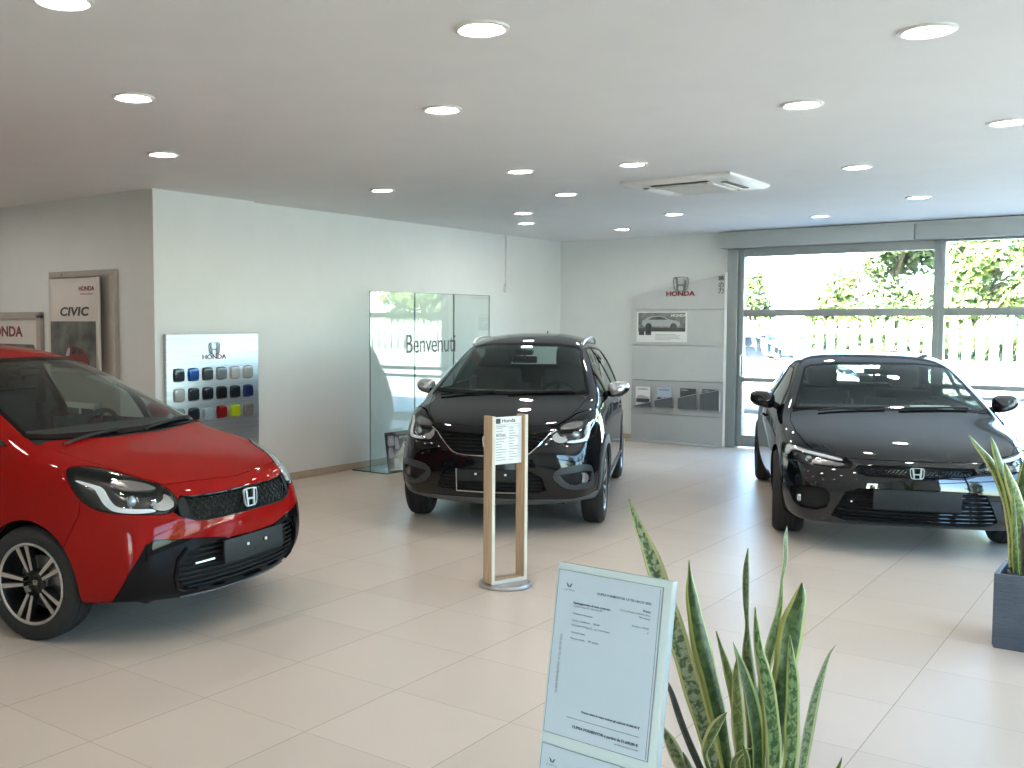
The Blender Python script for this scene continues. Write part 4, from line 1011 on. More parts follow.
# ---------------------------------------------------------------- shell
def slab(name, c, d, m): return MB().box(c, d).build(name, m)
struct(slab('floor', ((XR + -12) / 2, (YB + YF) / 2, -.06), (XR + 12.4, YB - YF + .3, .12), M['tile']))
struct(slab('ceiling', ((XR - 12) / 2, (YB + YF) / 2, HC + .12), (XR + 12.4, YB - YF + .3, .24), M['ceil']))
struct(slab('wall_left', (XL - .15, (YP + YB) / 2 + .1, HC / 2), (.3, YB - YP - .2, HC), M['wall']))
struct(slab('wall_pilaster', (XP - .2, (YP + 7.03) / 2, HC / 2), (.4, 7.03 - YP, HC), M['wall']))
struct(slab('wall_alcove', ((XP - .4 - 12) / 2, YP + .15, HC / 2), (12 + XP - .4, .3, HC), M['wall']))
struct(slab('wall_far_left', (-12.1, (YP + YF) / 2, HC / 2), (.2, YP - YF, HC), M['wall']))
struct(slab('wall_back', ((XL - 4.94) / 2, YB + .15, HC / 2), (-4.94 - XL, .3, HC), M['wall']))
struct(slab('wall_back_lintel', ((XR - 4.94) / 2, YB + .15, (2.64 + HC) / 2), (XR + 4.94, .3, HC - 2.64), M['wall']))
mb = MB()
mb.box((XR + .15, (YF + 3.06) / 2, HC / 2), (.3, 3.06 - YF, HC)); mb.box((XR + .15, YB - .15, HC / 2), (.3, .5, HC)); mb.box((XR + .15, 6.7, (2.6 + HC) / 2), (.3, 12.6, HC - 2.6)); mb.box((XR + .15, 6.7, .2), (.3, 12.6, .4))
struct(mb.build('wall_right', M['wall']))
mb = MB()
mb.box((-6.45, YF - .15, HC / 2), (11.5, .3, HC)); mb.box((1.9, YF - .15, HC / 2), (2.0, .3, HC)); mb.box((.1, YF - .15, (2.4 + HC) / 2), (1.6, .3, HC - 2.4))
struct(mb.build('wall_front', M['wall']))
for nm, c, d in (('baseboard_left', (XL + .006, (7.03 + YB) / 2, .039), (.012, YB - 7.03, .078)), ('baseboard_pilaster', (XP + .006, (YP + 7.03) / 2, .039), (.012, 7.03 - YP, .078)),
                 ('baseboard_back', ((XL - 4.94) / 2 + .006, YB - .006, .039), (-4.94 - XL - .012, .012, .078)), ('baseboard_alcove', ((XP - 12) / 2, YP - .006, .039), (12 + XP, .012, .078))):
    struct(MB().box(c, d, bev=.003).build(nm, M['skirt']))
# roller-blind box over the back glazing
mb = MB()
for a, b in ((-5.01, -2.675), (-2.665, .1), (.11, XR)): mb.box(((a + b) / 2, YB - .09, 2.735), (b - a, .18, .19), bev=.008)
mb.box(((XR - 5.01) / 2, YB - .10, 2.838), (XR + 5.01, .20, .022))
struct(mb.build('trim_1', M['blindbox']))
# back glazing: window_1 = sliding leaf left, window_2.. = fixed panes
def window(name, x0, x1, zt, head, axis='x', at=YB, rails=((1.745, 1.835), (.88, .94)), jamb=.075, foot=(.02, .17), dep=.09):
    def B(mb, a0, a1, z0, z1, d=dep, o=0):
        c, s_ = (a0 + a1) / 2, a1 - a0
        if axis == 'x': mb.box((c, at + o, (z0 + z1) / 2), (s_, d, z1 - z0), bev=.004)
        else: mb.box((at + o, c, (z0 + z1) / 2), (d, s_, z1 - z0), bev=.004)
    f = MB(); B(f, x0, x0 + jamb, foot[0], zt); B(f, x1 - jamb, x1, foot[0], zt); B(f, x0 + jamb - .004, x1 - jamb + .004, zt - head, zt - .001, dep - .006); B(f, x0 + jamb - .004, x1 - jamb + .004, foot[0] + .001, foot[1], dep - .006)
    for a, b in rails: B(f, x0 + jamb * .6, x1 - jamb * .6, a, b, dep * .85)
    o = struct(f.build(name, M['alu']))
    z = [foot[1]] + [v for r in sorted(rails) for v in r] + [zt - head]
    for a, b in zip(z[0::2], z[1::2]):
        g = MB(); B(g, x0 + jamb * .8, x1 - jamb * .8, a - .01, b + .01, .008); g.build('pane', M['pane'], o)
    return o
w1 = window('window_1', -4.80, -2.405, 2.64, .115, jamb=.07)
struct(MB().box((-4.872, YB - .01, 1.32), (.138, .16, 2.638), bev=.006).build('trim_2', M['alu']))
h = MB(); h.tube([(-4.745, YB - .05, .95), (-4.745, YB - .10, .97), (-4.745, YB - .10, 1.22), (-4.745, YB - .05, 1.24)], .011, 8); h.build('handle', M['base_steel'], w1)
window('window_2', -2.405, .10, 2.64, .03, jamb=.05)
window('window_3', .10, XR, 2.64, .03, jamb=.05)
for k in range(1, 5): window('window_%d' % (k + 3), .6 + k * 2.46, .6 + (k + 1) * 2.46, 2.6, .06, 'y', XR + .12, ((1.745, 1.835),), .06, (.40, .48))
for k in range(1): window('window_%d' % (k + 9), -.7 + k * 1.6, -.7 + (k + 1) * 1.6, 2.4, .06, 'x', YF - .12, ((1.745, 1.835),), .06)
# roof slab; unseen overhang added at the front to keep sun off the window
struct(MB().box((-4.8, 4.0, HC + .75), (15.6, 19.3, 1.0)).build('roof', M['roofslab']))
struct(MB().box((-4.8, YF - 1.9, HC + .34), (15.6, 3.2, .18)).build('added_sun_shade', M['roofslab']))

# ---------------------------------------------------------------- ceiling lights
LIGHTS = [(-3.38, 2.24, 'at the picture\'s upper left edge, half cut off'), (-2.35, 3.50, 'large, top centre of the ceiling'), (-.92, 4.65, 'large, near the top right corner'),
 (-4.52, 3.41, 'at left, above the red car\'s roof'), (-3.40, 4.67, 'below and left of the large top centre one'), (-1.76, 5.78, 'above and right of the air conditioner, between the two big right ones'),
 (-5.86, 4.67, 'nearest the corner of the swatch wall'), (-.94, 7.05, 'cut by the right edge of the picture'), (-5.87, 7.14, 'nearest the left wall, above the glass display'),
 (-4.28, 6.93, 'in the middle of the ceiling, left of the air conditioner row'), (-3.42, 7.15, 'just before the air conditioner on its left'), (-2.12, 8.35, 'just right of the air conditioner'),
 (-4.70, 8.42, 'left of the air conditioner, in line with it'), (-5.87, 9.57, 'nearer of the close pair above the dark hatchback'), (-6.43, 10.55, 'farther of the close pair above the dark hatchback'),
 (-5.86, 11.98, 'small, nearest the back wall above the brochure display'), (-4.61, 10.69, 'behind the air conditioner, before the blind box corner'), (-3.40, 11.90, 'small, nearest the blind box'), (-2.15, 10.69, 'at right, above the black saloon')]
lring = MB().lathe([(.080, .004), (.085, -.006), (.098, -.012), (.112, -.008), (.114, 0), (.114, .004)], 40, axis='z').mesh('lamp_ring', M['lamp_ring'])
ldisc = MB().lathe([(0, -.004), (.086, -.004), (.086, .002), (0, .002)], 40, axis='z').mesh('diffuser', M['lamp'])
for x, y, where in LIGHTS:
    t = thing('ceiling_light', (x, y, HC), 'round recessed downlight ' + where, 'ceiling light', 'recessed ceiling downlights')
    link('lamp_ring', lring, t); link('diffuser', ldisc, t)
for x, y in ((.3, 5.8), (.3, 8.3), (-5.9, 2.2), (-2.2, -.2), (-4.6, -.2), (-8.3, 4.3), (-8.3, 1.9), (-10.3, 3.1), (-5.87, -.2), (-9.5, 4.5), (-9.4, 1.9), (-7.9, .3)):  # unseen downlights added to brighten the alcove wall and the near showroom
    t = thing('ceiling_light', (x, y, HC), 'round recessed downlight added outside the picture to light the near part of the showroom', 'ceiling light', 'recessed ceiling downlights')
    link('lamp_ring', lring, t); link('diffuser', ldisc, t)

# ---------------------------------------------------------------- air conditioner
t = thing('air_conditioner', (-3.45, 8.45, HC), 'square white ceiling cassette air conditioner with four outlet slots', 'air conditioner')
mb = MB(); o, i_ = .475, .33
P = [[(a * s, b * s, z) for a, b in ((-1, -1), (1, -1), (1, 1), (-1, 1), (-1, -1))] for s, z in ((o, 0), (o, -.018), (o - .02, -.030), (i_ + .10, -.040))]
mb.grid(P, False)
for k in range(4):
    mt = Matrix.Rotation(k * math.pi / 2, 4, 'Z'); mb.add([(-.43, -.43, -.040), (.43, -.43, -.040), (.26, -.26, -.045), (-.26, -.26, -.045)], [(0, 1, 2, 3)], False, mt)
mb.build('front_panel', M['ac_white'], t)
for k in range(4):
    mt = Matrix.Rotation(k * math.pi / 2, 4, 'Z')
    MB().box((0, -.345, -.044), (.50, .055, .008), mt).build('outlet_slot', M['dark_slot'], t)
    MB().box((0, -.325, -.052), (.49, .040, .006), mt @ Matrix.Translation((0, -.33, -.05)) @ Matrix.Rotation(.35, 4, 'X') @ Matrix.Translation((0, .33, .05)), .002).build('louvre_flap', M['ac_white'], t)
mb = MB()
for k in range(17): mb.box((0, -.225 + k * .028, -.052), (.47, .012, .008))
for x in (-.24, .24): mb.box((x, 0, -.051), (.02, .50, .014))
for y in (-.25, .25): mb.box((0, y, -.051), (.50, .02, .014))
g = mb.build('intake_grille', M['ac_white'], t); MB().box((0, 0, -.045), (.48, .48, .004)).build('grille_backing', M['dark_slot'], g)

# ---------------------------------------------------------------- wall conduit
t = thing('wall_socket', (XL, 11.78, 2.14), 'small white socket box under a thin conduit high on the left wall', 'socket')
MB().box((.02, 0, 0), (.04, .09, .11), bev=.008).build('socket_box', M['white_plastic'], t)
MB().tube([(.012, 0, .05), (.012, 0, HC - 2.14)], .011, 8).build('conduit', M['white_plastic'], t)
MB().box((.042, 0, 0), (.004, .05, .055), bev=.002).build('socket_plate', M['lamp_ring'], t)

# ---------------------------------------------------------------- paint swatch board
t = thing('swatch_board', (XP + .003, 6.455, 0), 'brushed silver board of car paint samples on the left wall', 'sample board')
MB().box((.02, 0, .782), (.04, 1.145, 1.546), bev=.004).build('board', M['steel'], t)
f = MB(); emblem(f, frame_mtx((.041, -.004, 1.418), (0, 1, 0), (0, 0, 1)), .145, .115, .008); f.build('emblem', M['badge_grey'], t)
lettering('lettering', [('HONDA', frame_mtx((.041, -.004, 1.336), (0, 1, 0), (0, 0, 1)), dict(size=.062, align='CENTER', bold=.0016, sx=1.28, extr=.002))], M['text_red'], t)
SW = [[(.035,.045,.055),(.012,.09,.36),(.06,.075,.085),(.24,.27,.30),(.56,.58,.58),(.42,.45,.45)], [(.46,.48,.50),(.028,.038,.05),(.010,.014,.024),(.008,.010,.016),(.014,.022,.032),(.015,.03,.12)], [(.18,.22,.26),(.015,.02,.035),(.36,.46,.53),(.24,.012,.014),(.42,.55,.015),(.22,.22,.20)]]
def pillow(w, h, d):
    n = 11; P = []
    for i in range(n):
        row = []
        for j in range(n):
            a, b = -1 + 2 * i / (n - 1), -1 + 2 * j / (n - 1); a2 = a * math.sqrt(max(0, 1 - b * b * .20)); b2 = b * math.sqrt(max(0, 1 - a * a * .20))
            k = (max(0, 1 - abs(a) ** 7) * max(0, 1 - abs(b) ** 7)) ** .4; row.append((d * k, a2 * w / 2, b2 * h / 2))
        P.append(row)
    return P
for r in range(3):
    for cc in range(6):
        m = mat('paint_sample', SW[r][cc], .22, .35, .8)
        q = MB(); q.grid(pillow(.138, .128, .022)); o_ = q.build('paint_sample', m, t); o_.location = (.041, 6.021 + .1717 * cc - 6.455, 1.178 - .186 * r + (.02 if 0 else 0))

# ---------------------------------------------------------------- glass display wall with welcome text
t = thing('glass_display', (-7.2, 8.54, 0), 'greenish free-standing glass display wall reading Benvenuti', 'glass display')
ys = (8.54, 9.355, 10.14, 10.93)
for k in range(3):
    p = MB().box((0, (ys[k] + ys[k + 1]) / 2 - 8.54, 1.005), (.010, ys[k + 1] - ys[k] - .006, 2.01)).build('glass_pane', M['edge_glass'], t)
    e = MB()
    for y in (ys[k] + .004, ys[k + 1] - .004): e.box((0, y - 8.54, 1.005), (.011, .003, 2.01))
    e.box((0, (ys[k] + ys[k + 1]) / 2 - 8.54, 2.009), (.011, ys[k + 1] - ys[k] - .006, .004)); e.build('pane_edge', M['glass_edge'], p)
MB().box((.0, 1.195, .006), (.50, 2.42, .010)).build('glass_base', M['edge_glass'], t)
b = MB()
for c, d in (((.25, 1.195, .007), (.005, 2.42, .012)), ((-.25, 1.195, .007), (.005, 2.42, .012)), ((0, -.015, .007), (.50, .005, .012)), ((0, 2.405, .007), (.50, .005, .012))): b.box(c, d)
b.build('base_edge', M['glass_edge'], t)
lettering('lettering', [('Benvenuti', frame_mtx((.0065, .63, 1.405), (0, 1, 0), (0, 0, 1)), dict(size=.315, align='LEFT', sx=.80, extr=.0008))], M['text_dark'], t)

t = thing('car_poster', (-7.0, 8.96, .012), 'black and white picture board of a car cabin leaning at the glass display', 'poster')
mt = Matrix.Translation((-.02, 0, 0)) @ Matrix.Rotation(math.radians(-8), 4, 'Y'); mb = MB().box((0, 0, .215), (.012, .62, .43), mt); mb.build('board', M['glossdark'], t)
mb = MB()
for (y, z, w, h_) in ((-.22, .33, .14, .12), (-.24, .20, .10, .12), (-.12, .30, .08, .14), (.02, .36, .20, .03), (-.16, .08, .10, .11), (.12, .28, .30, .05), (.12, .13, .24, .02), (.20, .20, .14, .03)):
    mb.prism(roundpoly([(y - w / 2, z - h_ / 2), (y + w / 2, z - h_ / 2 + .01), (y + w / 2 - .02, z + h_ / 2), (y - w / 2 + .01, z + h_ / 2)], .3), .0012, mt @ frame_mtx((.0062, 0, 0), (0, 1, 0), (0, 0, 1)))
mb.build('print', M['photo_lite'], t)
mb = MB()
for yc in (-.23, .05): mb.tube([mt @ Vector((.008, yc + .06 * math.cos(a), .32 + .06 * math.sin(a))) for a in np.linspace(0, 2 * math.pi, 25)[:-1]], .005, 5, True)
mb.build('print_rings', M['photo_dark'], t)

# ---------------------------------------------------------------- brochure display at the back wall
YS = YB - .10
t = thing('brochure_display', (-5.585, YB - .002, 0), 'tall pale grey brochure display board with a slanted top by the window', 'display stand')
def board(name, zs, m, d=.09):
    """panel between x -.70 and .62 (local), zs = (z0, z1 left, z1 right)"""
    p = [(-.70, zs[0]), (.62, zs[0]), (.62, zs[2]), (-.70, zs[1])]
    return MB().prism(p, d, frame_mtx((0, -.008, 0), (1, 0, 0), (0, 0, 1))).build(name, m, t)
for nm, zs, m in (('slanted_header', (1.845, 2.03, 2.31), M['stand_grey']), ('panel', (1.355, 1.838, 1.838), M['stand_grey']), ('panel', (.865, 1.348, 1.348), M['stand_grey']), ('panel', (.395, .858, .858), M['stand_low']), ('panel', (.02, .388, .388), M['stand_low'])): board(nm, zs, m)
MB().box((.637, -.055, 1.165), (.03, .106, 2.33), bev=.004).build('white_side', M['white_edge'], t)
MB().box((-.04, -.14, .012), (1.34, .26, .024), bev=.004).build('foot_plate', M['stand_low'], t)
f = MB(); emblem(f, frame_mtx((.01, -.0985, 2.19), (1, 0, 0), (0, 0, 1)), .235, .195, .015); f.build('emblem', M['badge_grey'], t)
lettering('lettering', [('HONDA', frame_mtx((.0, -.101, 2.055), (1, 0, 0), (0, 0, 1)), dict(size=.088, align='CENTER', bold=.003, sx=1.24, extr=.004))], M['text_red'], t)
lettering('japanese_lettering', [(ch, frame_mtx((.57, -.101, 2.235 - .075 * k), (1, 0, 0), (0, 0, 1)), dict(size=.085, align='CENTER', bold=.0015, extr=.001)) for k, ch in enumerate('夢の力')], M['text_dark'], t)

# printed car picture fixed on the board (flat print, real paper)
t2 = thing('car_print', (-5.845, YB - .1035, 1.605), 'printed sheet with a silver car photo on the brochure display', 'poster')
FM = lambda x, z, o=0: frame_mtx((x, -o, z), (1, 0, 0), (0, 0, 1))
MB().box((0, -.003, 0), (.74, .006, .42)).build('sheet', M['paper'], t2)
MB().prism([(-.345, -.02), (.345, -.02), (.345, .195), (-.345, .195)], .001, FM(0, 0, .006)).build('photo_backdrop', M['photo_sky'], t2)
MB().prism([(-.345, -.065), (.345, -.065), (.345, -.015), (-.345, -.015)], .001, FM(0, 0, .0062)).build('photo_ground', M['photo_ground'], t2)
carside = [(-.29, .03), (-.285, .085), (-.25, .10), (-.20, .135), (-.12, .148), (.0, .145), (.06, .125), (.12, .10), (.22, .085), (.265, .06), (.275, .02), (.24, .005), (-.25, .005)]
MB().prism(carside, .001, FM(0, 0, .0074)).build('photo_car', M['photo_car'], t2)
w = MB()
for x in (-.19, .175): MB().prism([(x + .048 * math.cos(a), .005 + .048 * math.sin(a)) for a in np.linspace(0, 2 * math.pi, 17)[:-1]], .001, FM(0, 0, .0086)).build('pictured_wheel', M['glossdark'], t2)
for x0, x1 in ((-.335, -.255), (-.235, -.15)): MB().prism([(x0, -.115), (x1, -.115), (x1, -.045), (x0, -.045)], .001, FM(0, 0, .0086)).build('inset_picture', M['glossdark'], t2)
w.prism([(-.20, .10), (-.13, .135), (-.02, .14), (.05, .12), (.09, .098)], .001, FM(0, 0, .0086)); w.build('pictured_windows', M['glossdark'], t2)
lettering('lettering', [('HONDA', FM(.25, .155, .0086), dict(size=.05, align='CENTER', bold=.001, sx=1.2, extr=.0004))], M['paper'], t2)
l = MB()
for k, ww in enumerate((.30, .36, .34, .37, .22)): l.box((-.09 + ww / 2, -.0066, -.105 - .018 * k), (ww, .0008, .005))
l.build('small_print', M['text_grey'], t2)

# brochures and their smoked pockets
pk = thing('brochure_rack', (-5.610, YB - .1035, .49), 'row of smoked brochure pockets with slanted tops on the display', 'brochure rack')
for k, x in enumerate((-6.095, -5.78, -5.44, -5.13)):
    h0 = (.0, .085, .135, .20)[k]; h1 = h0 + .07
    MB().prism([(-.13, 0), (.13, 0), (.13, h1), (-.13, h0 + .01)], .005, frame_mtx((x + 5.61, -.055, 0), (1, 0, 0), (0, 0, 1))).build('pocket', M['holder'], pk)
    q = MB(); q.box((x + 5.61, -.028, .004), (.26, .056, .006)); q.build('pocket_floor', M['holder'], pk)
    q = MB(); q.tube([(x + 5.61 - .13, -.06, h0 + .012), (x + 5.61 + .13, -.06, h1 + .002)], .004, 6); q.build('pocket_rim', M['satin'], pk)
q = MB(); q.box((.625, -.05, .12), (.006, .02, .27)); q.build('pocket_end', M['white_edge'], pk)
BRO = [('white car brochure with a grey car photo, leftmost on the display', M['paper'], 'a'), ('white brochure with a small car row, second on the display', M['sheet'], 'b'), ('dark brochure half hidden in its pocket, third on the display', M['glossdark'], 'c'), ('dark brochure deep in the rightmost pocket of the display', M['glossdark'], 'd')]
for k, (lab, m, kd) in enumerate(BRO):
    x = (-6.095, -5.78, -5.44, -5.13)[k]
    t = thing('brochure', (x, YB - .130, .498), lab, 'brochure', 'brochures on the back wall display')
    MB().box((0, 0, .135), (.215, .012, .27)).build('cover', m, t)
    fm = lambda x_, z_: frame_mtx((x_, -.0062, z_), (1, 0, 0), (0, 0, 1))
    if kd in 'ab':
        q = MB()
        cs = 1.0 if kd == 'a' else .62
        for xo in ((0,) if kd == 'a' else (-.05, .045)):
            q.prism([(xo + (a) * .32 * cs, .105 + (b) * .32 * cs) for a, b in carside], .001, fm(0, 0))
        q.build('printed_car', M['photo_car'] if kd == 'a' else M['glossdark'], t)
        if kd == 'a': MB().prism([(-.10, .05), (.10, .05), (.10, .105), (-.10, .105)], .0008, fm(0, 0)).build('printed_ground', M['photo_ground'], t)
        lettering('lettering', [('HONDA', fm(0, .235), dict(size=.032, align='CENTER', sx=1.3, extr=.0006, bold=.0006))], M['text_dark'], t)
    else: lettering('lettering', [('HONDA', fm(-.05, .245), dict(size=.022, align='CENTER', sx=1.2, extr=.0006))], M['paper'], t)

# ---------------------------------------------------------------- boards on the alcove wall
t = thing('poster_board', (-8.465, YP - .002, 1.1), 'grey framed wall board behind the hanging car banner', 'notice board')
mb = MB(); mb.box((0, -.02, .0), (1.05, .04, 2.12)); mb.build('board', M['frame_grey'], t)
mb = MB()
for c, d in (((0, -.045, 1.03), (1.05, .02, .06)), ((.495, -.045, 0), (.06, .02, 2.0)), ((-.495, -.045, 0), (.06, .02, 2.0))): mb.box(c, d, bev=.004)
mb.build('frame', M['frame_grey'], t); mb = MB().ball((-.30, -.056, 1.03), .008); mb.build('fixing_screw', M['dark_slot'], t)
t = thing('car_banner', (-8.58, YP - .06, 1.2), 'hanging white banner headed CIVIC with a dark red car picture', 'banner')
P = []                                                    # sheet whose right edge curls forward
for z in np.linspace(-.02, .89, 6):
    row = [(x, -.004 - .02 * max(0, (x - .36) / .14) ** 2, z) for x in np.linspace(-.40, .40, 12)] + [(.40 + .11 * math.sin(a), -.012 - .05 * (1 - math.cos(a)), z) for a in np.linspace(.3, 1.9, 7)]
    P.append(row)
q = MB(); q.grid(P); ob = q.build('sheet', M['banner'], t); ob.modifiers.new('thickness', 'SOLIDIFY').thickness = .003
fm = lambda x, z: frame_mtx((x, -.0095, z), (1, 0, 0), (0, 0, 1))
lettering('model_lettering', [('CIVIC', fm(.02, .565), dict(size=.115, align='CENTER', sx=1.55, bold=.004, shear=.16, spacing=1.06, extr=.0006))], M['text_dark'], t)
lettering('maker_lettering', [('HONDA', fm(.235, .785), dict(size=.058, align='CENTER', sx=1.15, bold=.002, extr=.0006)), ('The Power of Dreams', fm(.235, .735), dict(size=.022, align='CENTER', extr=.0006))], M['text_red'], t)
q = MB(); q.prism([(-.37, .02), (.375, .02), (.375, .475), (-.37, .475)], .001, fm(0, 0)); q.build('picture', M['photo_dark'], t)
q = MB(); q.prism([(-.15, .02), (-.165, .10), (-.15, .13), (-.12, .20), (-.07, .235), (.0, .24), (.09, .225), (.16, .205), (.19, .17), (.25, .12), (.265, .08), (.262, .02)], .0012, fm(0, 0)); q.build('pictured_car', M['photo_red'], t)
FZ = frame_mtx((0, -.0112, 0), (1, 0, 0), (0, 0, 1))
MB().prism([(-.125, .135), (-.10, .195), (-.065, .222), (-.045, .215), (-.065, .14)], .001, FZ).build('pictured_side_window', M['photo_lite'], t)
MB().prism([(-.02, .16), (-.01, .222), (.085, .212), (.15, .165)], .001, FZ).build('pictured_rear_window', M['glossdark'], t)
MB().prism([(-.01, .10), (.24, .10), (.245, .125), (-.01, .14)], .001, FZ).build('pictured_tail', M['text_red'], t)
t = thing('framed_poster', (-9.72, YP - .002, 1.2), 'grey framed poster reading HONDA in red, at the far left wall', 'poster')
mb = MB()
for c, d in (((0, -.025, .535), (1.10, .05, .07)), ((0, -.025, -.55), (1.10, .05, .07)), ((.515, -.025, 0), (.07, .05, 1.1)), ((-.515, -.025, 0), (.07, .05, 1.1))): mb.box(c, d, bev=.006)
mb.build('frame', M['frame_grey'], t); MB().box((0, -.012, 0), (1.0, .016, 1.04)).build('print', M['banner'], t)
lettering('lettering', [('HONDA', frame_mtx((-.16, -.021, .365), (1, 0, 0), (0, 0, 1)), dict(size=.145, align='CENTER', sx=1.25, bold=.005, extr=.0006))], M['text_red'], t)
q = MB()
for z, w_ in ((.21, .84), (.10, .80), (-.02, .84)): q.prism(roundpoly([(-w_ / 2, z - .035), (w_ / 2, z - .028), (w_ / 2 - .03, z + .03), (-w_ / 2 + .06, z + .035)], .4), .001, frame_mtx((0, -.021, 0), (1, 0, 0), (0, 0, 1)))
q.build('printed_cars', M['photo_dark'], t)
t = thing('picture_rail', (-8.60, YP - .058, .64), 'white framed strip of three small car pictures seen through the red car', 'picture frame')
mb = MB()
for c, d in (((0, -.015, .225), (.80, .03, .05)), ((0, -.015, -.225), (.80, .03, .05)), ((-.38, -.015, 0), (.04, .03, .48)), ((.38, -.015, 0), (.04, .03, .48)), ((-.13, -.014, 0), (.025, .025, .44)), ((.13, -.014, 0), (.02, .025, .44))): mb.box(c, d)
mb.build('frame', M['white_plastic'], t)
for x, m in ((-.25, M['photo_red']), (0, M['photo_dark']), (.25, M['glossdark'])): MB().box((x, -.008, 0), (.24, .01, .42)).build('picture', m, t)

# ---------------------------------------------------------------- price stand
t = thing('price_stand', (-3.403, 5.360, 0), 'slim light oak price stand on a round steel base', 'price stand')
bdir = Vector((-.946, .327, 0)); udir = Vector((.327, .946, 0))
SM = Matrix(((udir.x, bdir.x, 0, 0), (udir.y, bdir.y, 0, 0), (0, 0, 1, 0), (0, 0, 0, 1)))     # x across, y backwards
MB().lathe([(0, 0), (.165, 0), (.168, .012), (.160, .026), (0, .028)], 48, axis='z').build('round_base', M['base_steel'], t)
for x in (-.130, .130):
    MB().box((x, .0, .555), (.022, .085, 1.054), SM, .002).build('post', M['wood'], t)
    MB().box((x, -.044, .555), (.022, .006, 1.054), SM).build('post_edge', M['pale_edge'], t)
MB().box((0, 0, .038), (.24, .085, .020), SM, .002).build('cross_rail', M['wood'], t); MB().box((0, -.044, .038), (.238, .006, .020), SM).build('rail_edge', M['pale_edge'], t)
t = thing('price_sheet', (-3.403, 5.360, .777), 'white printed price sheet clipped between the oak posts', 'price sheet')
MB().box((0, -.020, .149), (.220, .003, .297), SM).build('sheet', M['paper'], t)
fm = lambda x, z: SM @ frame_mtx((x, -.022, z), (1, 0, 0), (0, 0, 1))
q = MB(); emblem(q, fm(-.078, .272), .028, .024, .0006); q.prism([(-.096, .256), (-.06, .256), (-.06, .288), (-.096, .288)], .0003, fm(0, 0)); q.build('emblem', M['text_dark'], t)
lettering('heading', [('Honda', fm(-.05, .272), dict(size=.032, sx=1.25, bold=.0006, extr=.0003)), ('Scheda prezzo', fm(-.094, .240), dict(size=.013, extr=.0003)), ('Jazz Crosstar', fm(-.094, .185), dict(size=.014, bold=.0003, extr=.0003))], M['text_dark'], t)
q = MB()
for k in range(13):
    z = .225 - .0165 * k
    for x0, w_ in ((-.094, rnd.uniform(.04, .085)), (.008, rnd.uniform(.03, .08))): q.box((x0 + w_ / 2, -.0218, z), (w_, .0006, .0035), SM)
for z in (.25, .235, .165): q.box((0, -.0218, z), (.19, .0006, .0015), SM)
q.build('small_print', M['text_grey'], t)

# ---------------------------------------------------------------- foreground information panel
TL = Vector((-.916, 1.622, 1.22)); uu = Vector((.234, -.009, 0)).normalized(); vv = Vector((0, .064, .368)).normalized(); nn = uu.cross(vv).normalized(); vv = nn.cross(uu)
t = thing('information_stand', (-.80, 1.60, 0), 'white acrylic information panel with two printed sheets, in front of the snake plant', 'information stand')
base = Vector(t.location); IM = Matrix.Translation(TL - base) @ Matrix(((uu.x, -vv.x, nn.x, 0), (uu.y, -vv.y, nn.y, 0), (uu.z, -vv.z, nn.z, 0), (0, 0, 0, 1)))   # x right, y down, z out
MB().box((.114, .325, -.0128), (.228, .65, .020), IM, .003).build('panel', M['acryl'], t)
pb = IM @ Vector((.117, .62, -.012)); MB().tube([pb, (pb.x, pb.y + .02, .3), (pb.x, pb.y + .02, .02)], .018, 12).build('post', M['base_steel'], t)
MB().box((pb.x, pb.y + .02, .010), (.32, .30, .02), bev=.006).build('foot_plate', M['base_steel'], t)
ymt = lambda x, y, rot=0: IM @ Matrix.Translation((x, y, .0002)) @ Matrix.Rotation(math.pi, 4, 'X') @ Matrix.Rotation(rot, 4, 'Z') @ Matrix.Rotation(0, 4, 'X')
IM2 = IM @ Matrix.Scale(-1, 4, (0, 1, 0))                  # x right, y up, z out
T_ = lambda x, y, rot=0: IM2 @ Matrix.Translation((x, -y, .0013)) @ Matrix.Rotation(rot, 4, 'Z')
